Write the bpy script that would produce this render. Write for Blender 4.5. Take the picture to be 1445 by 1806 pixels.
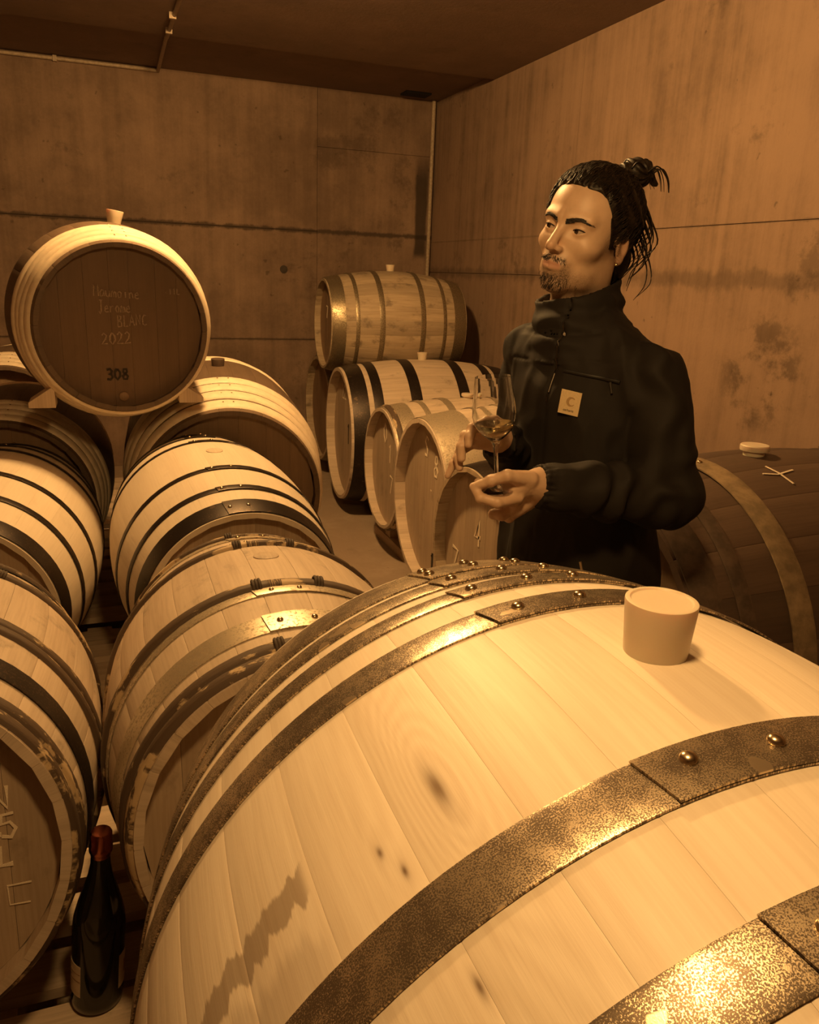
import bpy, bmesh, math, random
import numpy as np
from mathutils import Vector, Matrix, Euler

for o in list(bpy.data.objects):
    bpy.data.objects.remove(o, do_unlink=True)
scene = bpy.context.scene
COL = scene.collection
R = math.radians
random.seed(11)
rng = np.random.default_rng(5)
CH = 1.5                                   # camera height above the cellar floor

# ------------------------------------------------------------------ camera
def cam_basis(p, r, a):
    fw0 = Vector((math.sin(a), math.cos(a), 0)); rt = Vector((math.cos(a), -math.sin(a), 0)); up0 = Vector((0, 0, 1))
    fwd = math.cos(p)*fw0 - math.sin(p)*up0; up = math.sin(p)*fw0 + math.cos(p)*up0
    c, s = math.cos(r), math.sin(r)
    return c*rt + s*up, -s*rt + c*up, fwd
cr, cu, cf = cam_basis(R(16.6), R(2.25), R(21))
cam_d = bpy.data.cameras.new('camera'); cam = bpy.data.objects.new('camera', cam_d); COL.objects.link(cam)
cam_d.sensor_fit = 'HORIZONTAL'; cam_d.sensor_width = 36; cam_d.lens = 36*1400/1445
cam_d.clip_start = 0.02
cam.matrix_world = Matrix(((cr.x, cu.x, -cf.x, 0), (cr.y, cu.y, -cf.y, 0), (cr.z, cu.z, -cf.z, CH), (0, 0, 0, 1)))
scene.camera = cam

# ------------------------------------------------------------------ world, exposure, lamp power
w = bpy.data.worlds.new('world'); scene.world = w; w.use_nodes = True
w.node_tree.nodes['Background'].inputs[0].default_value = (0, 0, 0, 1)
w.node_tree.nodes['Background'].inputs[1].default_value = 0.0
vs = scene.view_settings
vs.view_transform = 'Standard'; vs.look = 'None'; vs.gamma = 1.0; vs.use_curve_mapping = False
vs.exposure = 0.1
LAMP_COL = (1.0, 0.56, 0.19)
LAMPS = [  # x, y, drop below the ceiling, emission strength
    (0.50, 2.97, 0.0, 930.0),
    (0.22, 0.44, 0.64, 178.0),
]

# ------------------------------------------------------------------ helpers
def mesh_obj(name, verts, faces, mat=None, parent=None, smooth=None, uvs=None):
    me = bpy.data.meshes.new(name)
    me.from_pydata([tuple(v) for v in verts], [], [tuple(f) for f in faces])
    if uvs is not None:
        lay = me.uv_layers.new(name='UVMap')
        li = np.empty(len(me.loops), dtype=np.int32); me.loops.foreach_get('vertex_index', li)
        lay.data.foreach_set('uv', np.asarray(uvs, dtype=np.float32)[li].ravel())
    if smooth is not None:
        me.polygons.foreach_set('use_smooth', [True]*len(me.polygons))
        if smooth < 179: me.set_sharp_from_angle(angle=R(smooth))
    if mat: me.materials.append(mat)
    me.update()
    return link(name, me, parent)
def link(name, me, parent=None, loc=None, rot=None):
    o = bpy.data.objects.new(name, me); COL.objects.link(o)
    if parent: o.parent = parent
    if loc is not None: o.location = loc
    if rot is not None: o.rotation_euler = rot
    return o
def tag(o, label=None, cat=None, group=None, kind=None):
    if label: o['label'] = label
    if cat: o['category'] = cat
    if group: o['group'] = group
    if kind: o['kind'] = kind
    return o
def empty(name, loc, rot=(0, 0, 0)):
    o = bpy.data.objects.new(name, None); COL.objects.link(o); o.location = loc; o.rotation_euler = rot
    o.empty_display_size = 0.1
    return o
class MB:
    def __init__(s): s.v = []; s.f = []; s.uv = []
    def add(s, vs, fs, uv=None):
        b = len(s.v); s.v += [tuple(x) for x in vs]; s.f += [tuple(i+b for i in f) for f in fs]
        s.uv += list(uv) if uv is not None else [(x[0], x[1]) for x in vs]
    def box(s, lo, hi, M=None, j=0.0):
        x0, y0, z0 = lo; x1, y1, z1 = hi
        V = [(x0, y0, z0), (x1, y0, z0), (x1, y1, z0), (x0, y1, z0), (x0, y0, z1), (x1, y0, z1), (x1, y1, z1), (x0, y1, z1)]
        V = [Vector(v) + Vector([random.uniform(-j, j) for _ in range(3)]) for v in V]
        if M is not None: V = [M @ v for v in V]
        s.add(V, [(0, 3, 2, 1), (4, 5, 6, 7), (0, 1, 5, 4), (1, 2, 6, 5), (2, 3, 7, 6), (3, 0, 4, 7)])
    def tube(s, pts, rad, n=10, cap=True, flat=1.0, upv=(0, 0, 1)):
        pts = [Vector(p) for p in pts]; m = len(pts)
        rads = rad if hasattr(rad, '__len__') else [rad]*m
        V = []; F = []
        for i, p in enumerate(pts):
            t = (pts[min(i+1, m-1)] - pts[max(i-1, 0)]).normalized()
            u = Vector(upv)
            if abs(t.dot(u)) > .95: u = Vector((1, 0, 0))
            a = t.cross(u).normalized(); b = a.cross(t).normalized()
            for k in range(n):
                q = 2*math.pi*k/n
                V.append(p + rads[i]*(math.cos(q)*a + flat*math.sin(q)*b))
        for i in range(m-1):
            for k in range(n):
                F.append((i*n+k, i*n+(k+1) % n, (i+1)*n+(k+1) % n, (i+1)*n+k))
        if cap: F.append(tuple(range(n))[::-1]); F.append(tuple((m-1)*n+k for k in range(n)))
        s.add(V, F)
    def lathe(s, prof, n=48, M=None, axis='z'):
        V = []; F = []; m = len(prof)
        for (r, z) in prof:
            for k in range(n):
                q = 2*math.pi*k/n; v = Vector((r*math.cos(q), r*math.sin(q), z)); V.append(M @ v if M is not None else v)
        for i in range(m-1):
            for k in range(n):
                F.append((i*n+k, i*n+(k+1) % n, (i+1)*n+(k+1) % n, (i+1)*n+k))
        if prof[0][0] > 1e-5: F.append(tuple(range(n))[::-1])
        if prof[-1][0] > 1e-5: F.append(tuple((m-1)*n+k for k in range(n)))
        s.add(V, F)
    def build(s, name, mat=None, parent=None, smooth=None):
        return mesh_obj(name, s.v, s.f, mat, parent, smooth, s.uv)

# ------------------------------------------------------------------ node helpers
class NT:
    def __init__(s, name):
        s.mat = bpy.data.materials.new(name); s.mat.use_nodes = True
        s.t = s.mat.node_tree; s.b = s.t.nodes['Principled BSDF']; s.out = s.t.nodes['Material Output']
    def n(s, typ, **kw):
        nd = s.t.nodes.new(typ)
        for k, v in kw.items(): setattr(nd, k, v)
        return nd
    def set(s, sock, v):
        if isinstance(v, bpy.types.NodeSocket): s.t.links.new(v, sock)
        elif isinstance(v, tuple) and len(v) == 3 and sock.type == 'RGBA': sock.default_value = (*v, 1)
        else: sock.default_value = v
    def m(s, op, a, b=None, c=None, clamp=False):
        nd = s.n('ShaderNodeMath', operation=op); nd.use_clamp = clamp
        s.set(nd.inputs[0], a)
        if b is not None: s.set(nd.inputs[1], b)
        if c is not None: s.set(nd.inputs[2], c)
        return nd.outputs[0]
    def mix(s, f, a, b, typ='MIX'):
        nd = s.n('ShaderNodeMix', data_type='RGBA', blend_type=typ)
        s.set(nd.inputs[0], f); s.set(nd.inputs[6], a); s.set(nd.inputs[7], b)
        return nd.outputs[2]
    def noise(s, vec, scale, detail=4, rough=.55, dist=0.0):
        nd = s.n('ShaderNodeTexNoise'); nd.inputs['Scale'].default_value = scale; nd.inputs['Detail'].default_value = detail
        nd.inputs['Roughness'].default_value = rough; nd.inputs['Distortion'].default_value = dist
        if vec is not None: s.set(nd.inputs['Vector'], vec)
        return nd.outputs[0]
    def ramp(s, f, a, b, clamp=True):      # smooth 0..1 between a and b
        nd = s.n('ShaderNodeMapRange', interpolation_type='SMOOTHSTEP'); s.set(nd.inputs[0], f)
        nd.inputs[1].default_value = a; nd.inputs[2].default_value = b; nd.inputs[3].default_value = 0; nd.inputs[4].default_value = 1
        return nd.outputs[0]
    def xyz(s, v):
        nd = s.n('ShaderNodeSeparateXYZ'); s.set(nd.inputs[0], v); return nd.outputs
    def vec(s, x, y, z=0.0):
        nd = s.n('ShaderNodeCombineXYZ'); s.set(nd.inputs[0], x); s.set(nd.inputs[1], y); s.set(nd.inputs[2], z); return nd.outputs[0]
    def coord(s, k): return s.n('ShaderNodeTexCoord').outputs[k]
    def rand(s): return s.n('ShaderNodeObjectInfo').outputs['Random']
    def bump(s, h, strength=.3, dist=.002):
        nd = s.n('ShaderNodeBump'); nd.inputs['Strength'].default_value = strength; nd.inputs['Distance'].default_value = dist
        s.set(nd.inputs['Height'], h); s.set(s.b.inputs['Normal'], nd.outputs[0])
    def fin(s, col=None, rough=None, metal=None, **kw):
        if col is not None: s.set(s.b.inputs['Base Color'], col)
        if rough is not None: s.set(s.b.inputs['Roughness'], rough)
        if metal is not None: s.set(s.b.inputs['Metallic'], metal)
        for k, v in kw.items(): s.set(s.b.inputs[k.replace('_', ' ')], v)
        return s.mat

def wood_mat(name, light, dark, tint=.22, stain=0.0, stain_col=(.06, .04, .025), su=1.0, rough=.6, grain=.55, knots=(), wet=False, bands=0.0):
    T = NT(name); uv = T.xyz(T.coord('UV')); r = T.rand()
    u = T.m('ADD', uv[0], T.m('MULTIPLY', r, 0.0 if knots else 7.3)); v = T.m('ADD', uv[1], T.m('MULTIPLY', r, 0.0 if knots else 3.1))
    zz = T.m('MULTIPLY', r, 9.0)
    fine = T.noise(T.vec(T.m('MULTIPLY', u, 170*su), T.m('MULTIPLY', v, 7), zz), 1, 5, .6)
    mid = T.noise(T.vec(T.m('MULTIPLY', u, 34*su), T.m('MULTIPLY', v, 2.2), zz), 1, 4, .5)
    broad = T.noise(T.vec(T.m('MULTIPLY', u, 6), T.m('MULTIPLY', v, 2.4), zz), 1, 2)
    g = T.m('ADD', T.m('MULTIPLY', T.ramp(fine, .38, .68), .5), T.m('MULTIPLY', T.ramp(mid, .35, .7), .5))
    kd = None
    if knots:
        ph = T.m('ADD', T.m('MULTIPLY', u, 260), T.m('MULTIPLY', T.m('SUBTRACT', mid, .5), 10))
        ph = T.m('ADD', ph, T.m('MULTIPLY', broad, 26))
        core = None
        for (ku, kv, A, a, b) in knots:
            du = T.m('DIVIDE', T.m('SUBTRACT', u, ku), a); dv = T.m('DIVIDE', T.m('SUBTRACT', v, kv), b)
            d2 = T.m('ADD', T.m('MULTIPLY', du, du), T.m('MULTIPLY', dv, dv))
            ex = T.m('POWER', 2.718, T.m('MULTIPLY', d2, -1.0))
            ph = T.m('ADD', ph, T.m('MULTIPLY', ex, A))
            cc = T.m('POWER', 2.718, T.m('MULTIPLY', d2, -26.0))
            c2 = T.m('ADD', cc, T.m('MULTIPLY', T.m('POWER', 2.718, T.m('MULTIPLY', d2, -5.0)), T.m('MULTIPLY', fine, .45)))
            core = c2 if core is None else T.m('ADD', core, c2)
        rings = T.m('MULTIPLY', T.m('ADD', T.m('SINE', ph), 1.0), .5)
        near = None
        for (ku, kv, A, a, b) in knots[:1]:
            du = T.m('DIVIDE', T.m('SUBTRACT', u, ku), a*2.2); dv = T.m('DIVIDE', T.m('SUBTRACT', v, kv), b*2.0)
            near = T.m('POWER', 2.718, T.m('MULTIPLY', T.m('ADD', T.m('MULTIPLY', du, du), T.m('MULTIPLY', dv, dv)), -1.0))
        g = T.m('ADD', T.m('MULTIPLY', g, .75), T.m('MULTIPLY', rings, T.m('ADD', .16, T.m('MULTIPLY', near, .30))))
        kd = core
    f = T.m('MULTIPLY', g, grain, clamp=True)
    col = T.mix(f, light, dark)
    br = T.m('ADD', 1-tint*.6, T.m('MULTIPLY', r, tint)); br = T.m('ADD', br, T.m('MULTIPLY', T.m('SUBTRACT', broad, .5), .22))
    col = T.mix(1.0, col, T.vec(br, br, br), 'MULTIPLY')
    if kd is not None: col = T.mix(T.m('MULTIPLY', kd, .72, clamp=True), col, (.13, .07, .03))
    if stain > 0:
        ob = T.coord('Object')
        sn = T.noise(T.vec(T.m('MULTIPLY', u, 10), T.m('MULTIPLY', v, 7), zz), 1, 6, .65)
        col = T.mix(T.m('MULTIPLY', T.ramp(sn, .56 if stain < .6 else .53, .74 if stain < .6 else .70), stain), col, stain_col)
    if wet:
        jag = T.noise(T.vec(T.m('MULTIPLY', u, 60), T.m('MULTIPLY', v, 6), 3.0), 1, 4, .6)
        jag2 = T.m('MULTIPLY', T.m('SUBTRACT', jag, .5), .055)
        s1 = T.ramp(T.m('ABSOLUTE', T.m('ADD', T.m('ADD', T.m('SUBTRACT', v, -.046), T.m('MULTIPLY', T.m('ADD', u, .42), -.14)), jag2)), .019, .013)
        s1 = T.m('MULTIPLY', s1, T.m('MULTIPLY', T.ramp(u, -.376, -.386), .95))
        s2 = T.ramp(T.m('ABSOLUTE', T.m('ADD', T.m('SUBTRACT', v, -.112), T.m('MULTIPLY', jag2, 1.3))), .034, .012)
        s2 = T.m('MULTIPLY', s2, T.m('MULTIPLY', T.ramp(u, -.362, -.40), .45))
        col = T.mix(T.m('MULTIPLY', T.m('MAXIMUM', s1, s2), .62), col, (.155, .095, .055))
    T.bump(T.m('ADD', fine, T.m('MULTIPLY', mid, .6)), .22, .0015)
    return T.fin(col, rough)

def plain(name, col, rough=.5, metal=0.0, var=.15, scale=40, bump=.1):
    T = NT(name); ob = T.coord('Object')
    n = T.noise(ob, scale, 5, .6)
    c = T.mix(T.ramp(n, .3, .75), tuple(x*(1-var) for x in col), tuple(min(1, x*(1+var)) for x in col))
    if bump: T.bump(n, bump, .001)
    return T.fin(c, rough, metal)

def speckle_hoop(name, pale, darkc, scale=760, th=.5, lo=.22, rp=.3, rd=.55, mb=.55):
    T = NT(name); uv = T.xyz(T.coord('UV')); r = T.rand()
    p = T.vec(T.m('ADD', uv[0], T.m('MULTIPLY', r, 5)), uv[1], r)
    sp = T.noise(p, scale, 3, .7); big = T.noise(p, 14, 4, .6); sm = T.noise(p, 70, 3, .5)
    t = T.m('ADD', sp, T.m('ADD', T.m('MULTIPLY', T.m('SUBTRACT', big, .5), lo*2.2), T.m('MULTIPLY', T.m('SUBTRACT', sm, .5), .22)))
    f = T.ramp(t, th-.04, th+.05)
    patch = T.ramp(T.noise(p, 26, 2, .4), .70, .72)
    f = T.m('MAXIMUM', f, patch)
    col = T.mix(f, darkc, pale)
    T.bump(t, .2, .0006)
    return T.fin(col, T.m('SUBTRACT', rd, T.m('MULTIPLY', f, rd-rp)), T.m('ADD', mb, T.m('MULTIPLY', f, .35)))

def bark_mat(name, pale, bark, amt=.5):
    T = NT(name); uv = T.xyz(T.coord('UV')); r = T.rand()
    u = T.m('ADD', uv[0], T.m('MULTIPLY', r, 5)); 
    n = T.noise(T.vec(T.m('MULTIPLY', u, 9), T.m('MULTIPLY', uv[1], 30), r), 1, 5, .65)
    n2 = T.noise(T.vec(T.m('MULTIPLY', u, 25), T.m('MULTIPLY', uv[1], 220), r), 1, 3, .5)
    f = T.ramp(n, amt-.03, amt+.03)
    col = T.mix(f, bark, T.mix(n2, pale, tuple(x*.6 for x in pale)))
    T.bump(T.m('ADD', n2, f), .5, .002)
    return T.fin(col, .65)

def concrete_mat(name, light, dark, streak=1.0, joints=(), horiz='x', scale=1.0, blotch=.5, extra=None):
    T = NT(name); g = T.n('ShaderNodeNewGeometry').outputs['Position']; p = T.xyz(g)
    a = p[0] if horiz == 'x' else p[1]
    big = T.noise(g, .9*scale, 5, .6); med = T.noise(g, 4.5*scale, 6, .65); fine = T.noise(g, 60, 5, .6)
    st = T.noise(T.vec(T.m('MULTIPLY', a, 16), T.m('MULTIPLY', p[2], .7), 1.0), 1, 5, .6)
    f = T.m('ADD', T.m('MULTIPLY', big, .9), T.m('ADD', T.m('MULTIPLY', med, .7), T.m('MULTIPLY', st, .55*streak)))
    f = T.ramp(T.m('ADD', f, T.m('MULTIPLY', fine, .15)), .75, 1.55)
    col = T.mix(f, dark, light)
    pits = T.ramp(T.noise(g, 17, 3, .5), .70, .77)
    col = T.mix(T.m('MULTIPLY', pits, .5), col, tuple(x*.35 for x in dark))
    bl = T.ramp(T.noise(g, 2.3, 7, .72), .57, .68)
    col = T.mix(T.m('MULTIPLY', bl, blotch), col, tuple(x*.5 for x in dark))
    for (z, wd, amt) in joints:            # damp run-off stains that follow the pour joints
        jn = T.m('MULTIPLY', T.m('SUBTRACT', T.noise(T.vec(T.m('MULTIPLY', a, 9), T.m('MULTIPLY', p[2], 5), 4.0), 1, 5, .7), .42), wd*3.4)
        d = T.m('ABSOLUTE', T.m('SUBTRACT', p[2], z))
        k = T.ramp(T.m('SUBTRACT', d, jn), wd, 0.0)
        col = T.mix(T.m('MULTIPLY', k, amt), col, tuple(x*.3 for x in dark))
    if extra: col = extra(T, p, col, dark)
    T.bump(T.m('ADD', fine, T.m('MULTIPLY', med, 1.2)), .35, .004)
    return T.fin(col, .85)

M_ = {}
M_['oak_new'] = wood_mat('pale_new_oak', (.83, .73, .60), (.58, .455, .325), tint=.06, rough=.5, grain=.5,
    knots=((-.2505, -.056, 40, .030, .12), (-.314, -.075, 5, .012, .03), (-.303, -.104, 5, .012, .03), (-.294, -.208, 7, .014, .04)), wet=True)
M_['oak_pale'] = wood_mat('pale_oak', (.74, .64, .51), (.57, .465, .345), tint=.06, rough=.6, grain=.35, stain=.08)
M_['oak_used'] = wood_mat('used_oak', (.60, .49, .38), (.39, .295, .21), tint=.1, rough=.65, grain=.6, stain=.45)
M_['oak_old'] = wood_mat('old_oak', (.46, .36, .25), (.24, .175, .115), tint=.28, rough=.65, grain=.65, stain=.6)
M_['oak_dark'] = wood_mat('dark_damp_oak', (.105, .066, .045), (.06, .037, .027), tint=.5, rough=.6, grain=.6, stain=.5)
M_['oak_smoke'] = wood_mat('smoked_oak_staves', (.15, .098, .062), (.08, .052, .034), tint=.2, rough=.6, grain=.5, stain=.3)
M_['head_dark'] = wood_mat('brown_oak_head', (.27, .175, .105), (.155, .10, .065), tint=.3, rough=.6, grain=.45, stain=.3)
M_['head_brown'] = wood_mat('dark_brown_oak_head', (.165, .10, .058), (.105, .063, .038), tint=.3, rough=.6, grain=.4, stain=.3)
M_['head_pale'] = wood_mat('pale_oak_head', (.47, .365, .265), (.29, .21, .145), tint=.2, rough=.6, grain=.55, stain=.35)
M_['pallet'] = wood_mat('pallet_wood', (.70, .56, .42), (.44, .33, .23), tint=.45, rough=.75, grain=.7, stain=.4)
M_['hoop_speck'] = speckle_hoop('speckled_galvanised_hoop', (.68, .57, .42), (.12, .09, .065), rp=.30, rd=.36, th=.52)
M_['hoop_black'] = speckle_hoop('black_painted_hoop', (.10, .07, .05), (.028, .020, .016), scale=200, th=.62, rp=.4, rd=.42)
M_['hoop_galv'] = speckle_hoop('worn_galvanised_hoop', (.56, .48, .36), (.34, .28, .20), scale=150, th=.45, rp=.42, rd=.55, mb=.35)
M_['hoop_brass'] = plain('dull_tan_hoop', (.27, .195, .115), .7, .15, .3, 30, .2)
M_['hoop_brown'] = plain('rusty_brown_hoop', (.10, .066, .046), .7, .2, .35, 30, .2)
M_['chestnut'] = plain('peeled_chestnut_hoop', (.80, .68, .52), .55, 0, .1, 25, .1)
M_['bark'] = bark_mat('barky_chestnut_hoop', (.62, .46, .28), (.085, .055, .035), .55)
M_['rivet'] = plain('steel_rivet', (.62, .50, .34), .25, 1.0, .1, 300, 0)
M_['bung'] = NT('silicone_bung').fin((.66, .56, .43), .45, Subsurface_Weight=.25, Subsurface_Scale=.02)
M_['bung_dark'] = plain('dark_bung', (.10, .065, .045), .6)
M_['chalk'] = plain('faint_chalk', (.36, .26, .18), .9, 0, .45, 500, 0)
M_['chalk_white'] = plain('chalk', (.80, .69, .54), .9, 0, .2, 700, 0)
M_['stencil'] = plain('stencil_ink', (.035, .024, .018), .8, 0, .4, 500, 0)

# ------------------------------------------------------------------ lamps (real fixtures on the ceiling, above the frame)
def lamp(x, y, drop, power, label):
    t = NT('lamp_globe_glow'); t.t.nodes.remove(t.b); e = t.n('ShaderNodeEmission')
    e.inputs[0].default_value = (*LAMP_COL, 1); e.inputs[1].default_value = power; t.t.links.new(e.outputs[0], t.out.inputs[0])
    o = empty('ceiling_lamp', (x, y, CH + 1.275)); tag(o, label, 'lamp', 'ceiling lamps')
    mm = plain('lamp_metal', (.3, .27, .22), .5)
    if drop > 0:
        b = MB(); b.lathe([(.05, 0), (.05, -.02), (.02, -.03)], 32); b.build('ceiling_rose', mm, o, 40)
        b = MB(); b.tube([(0, 0, -.03), (0, 0, -drop)], .004, 8); b.build('lamp_cord', mm, o, 60)
    b = MB(); b.lathe([(.085, -drop), (.085, -.018-drop), (.07, -.03-drop)] if drop == 0 else [(.02, -drop+.03), (.03, -drop), (.06, -.03-drop)], 40); b.build('lamp_base', mm, o, 40)
    g = MB(); g.lathe([(.0, -.155-drop), (.03, -.15-drop), (.055, -.13-drop), (.068, -.1-drop), (.068, -.05-drop), (.06, -.03-drop), (.0, -.03-drop)], 32); g.build('lamp_globe', t.mat, o, 60)
for i, (x, y, dr, p) in enumerate(LAMPS):
    lamp(x, y, dr, p, ['round amber ceiling lamp above the two stacked rows of barrels', 'amber pendant lamp hanging above the big pale foreground barrel'][i])

# ------------------------------------------------------------------ room
XW, YW, ZC = 2.56, 6.4, CH + 1.275
XL, YF = -2.6, -2.6
def rust_corner(T, p, col, dark):
    n = T.noise(T.vec(T.m('MULTIPLY', p[0], 30), T.m('MULTIPLY', p[2], 3), 0.0), 1, 4, .6)
    d = T.m('ABSOLUTE', T.m('SUBTRACT', p[0], 2.45)); d = T.m('SUBTRACT', d, T.m('MULTIPLY', T.m('SUBTRACT', n, .5), .06))
    k = T.m('MULTIPLY', T.ramp(d, .065, .035), T.m('MULTIPLY', T.ramp(p[2], CH+.12, CH+.18), T.ramp(p[2], CH+.95, CH+.72)))
    return T.mix(T.m('MULTIPLY', k, .85), col, tuple(x*.22 for x in dark))
def damp_patches(T, p, col, dark):
    n = T.noise(T.vec(T.m('MULTIPLY', p[1], 5), T.m('MULTIPLY', p[2], 5), 2.0), 1, 6, .7)
    du = T.m('DIVIDE', T.m('SUBTRACT', p[1], 2.62), .28); dz = T.m('DIVIDE', T.m('SUBTRACT', p[2], CH-.33), .30)
    r2 = T.m('ADD', T.m('MULTIPLY', du, du), T.m('MULTIPLY', dz, dz))
    k = T.m('MULTIPLY', T.ramp(r2, 1.0, .2), T.ramp(n, .45, .6))
    return T.mix(T.m('MULTIPLY', k, .6), col, tuple(x*.35 for x in dark))
M_['conc_back'] = concrete_mat('board_marked_concrete', (.37, .252, .178), (.15, .098, .068), .8, joints=((CH+.30, .02, .8), (CH-.526, .012, .5)), horiz='x', extra=rust_corner)
M_['conc_right'] = concrete_mat('streaked_concrete', (.30, .20, .140), (.12, .078, .054), 1.7, joints=((CH+.262, .006, .3), (CH+.03, .045, .4)), horiz='y', extra=damp_patches)
M_['conc_ceil'] = concrete_mat('ceiling_concrete', (.30, .205, .155), (.19, .13, .097), .3, horiz='x', blotch=.25)
M_['conc_floor'] = concrete_mat('floor_concrete', (.55, .44, .33), (.33, .25, .185), 0.0, horiz='x', scale=1.6, blotch=.4)
def struct(name, b, mat, parent=None, smooth=None):
    o = b.build(name, mat, parent, smooth)
    if parent is None: o['kind'] = 'structure'
    return o
b = MB(); b.box((XL-.2, YF-.2, -.15), (XW+.2, YW+.2, 0)); struct('floor', b, M_['conc_floor'])
b = MB(); b.box((XL-.2, YF-.2, ZC), (XW+.2, 5.37, ZC+.25)); b.box((XL-.2, 5.37, ZC+.035), (XW+.2, YW+.2, ZC+.25)); struct('ceiling', b, M_['conc_ceil'])
b = MB(); b.box((XL-.2, YW, 0), (XW+.2, YW+.2, ZC+.05)); wb = struct('wall_back', b, M_['conc_back'])
b = MB(); b.box((XW, YF, 0), (XW+.2, YW, ZC+.05)); wr = struct('wall_right', b, M_['conc_right'])
b = MB(); b.box((XL-.2, YF, 0), (XL, YW, ZC+.05)); struct('wall_left', b, M_['conc_right'])
b = MB(); b.box((XL-.2, YF-.2, 0), (XW+.2, YF, ZC+.05)); struct('wall_front', b, M_['conc_back'])
G = .0016
for (x0, x1, zs) in ((XL, -1.0, (-1.5, -.526, .30, 1.31)), (-1.0, 1.59, (-1.5, -.526, .30, 1.31)), (1.59, XW-.012, (-1.5, -.526, .905, 1.31))):
    for z0, z1 in zip(zs[:-1], zs[1:]):
        b = MB(); b.box((x0+G, YW-.012, CH+z0+G), (x1-G, YW, CH+z1-G)); struct('wall_panel', b, M_['conc_back'], wb)
for (y0, y1, zs) in ((YF, 1.6, (-1.5, .262, 1.007, 1.275)), (1.6, 4.24, (-1.5, .262, 1.275)), (4.24, YW-.012, (-1.5, .03, 1.275))):
    for z0, z1 in zip(zs[:-1], zs[1:]):
        b = MB(); b.box((XW-.012, y0+G, CH+z0+G), (XW, y1-G, CH+z1-G)); struct('wall_panel', b, M_['conc_right'], wr)

M_['pipe'] = plain('painted_conduit', (.42, .33, .24), .5, 0, .2, 60)
b = MB(); b.tube([(-2.5, YW-.03, CH+1.285), (.455, YW-.03, CH+1.29)], .013, 10); b.tube([(.455, YW-.03, CH+1.288), (.445, 5.375, CH+1.288), (.44, 5.355, CH+1.262), (.47, 3.05, CH+1.262)], .012, 10)
cp = b.build('cable_conduit', M_['pipe'], None, 60); tag(cp, 'thin cable conduit running along the back wall top and across the ceiling', 'conduit')
for (x, y, z) in ((.437, 4.9, CH+1.262), (.44, 5.2, CH+1.262), (-.2, YW-.03, CH+1.287)):
    b = MB()
    if z > CH+1.28: b.box((x-.012, y-.018, z-.018), (x+.012, y+.028, z+.018))
    else: b.box((x-.018, y-.012, z-.018), (x+.018, y+.012, z+.013))
    b.build('conduit_clip', M_['pipe'], cp)
b = MB(); b.tube([(XW-.045, YW-.035, 0), (XW-.045, YW-.035, ZC+.03)], .016, 12); tag(b.build('corner_pipe', M_['pipe'], None, 60), 'thin pale pipe standing upright in the wall corner', 'pipe')
b = MB(); b.box((2.20, 6.13, ZC+.022), (2.40, 6.27, ZC+.036)); vent = b.build('ceiling_vent', plain('black_vent', (.01, .008, .007), .9)); tag(vent, 'small black slot vent in the ceiling by the corner', 'vent')
b = MB(); b.lathe([(.03, 0), (.03, .006), (.012, .01)], 14, Matrix.Translation((1.326, YW-.012, CH+.007)) @ Matrix.Rotation(R(90), 4, 'X')); tag(b.build('wall_plug', plain('dark_plug', (.06, .045, .035), .8), None, 40), 'small dark round tie hole plug on the back wall', 'plug')

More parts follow.
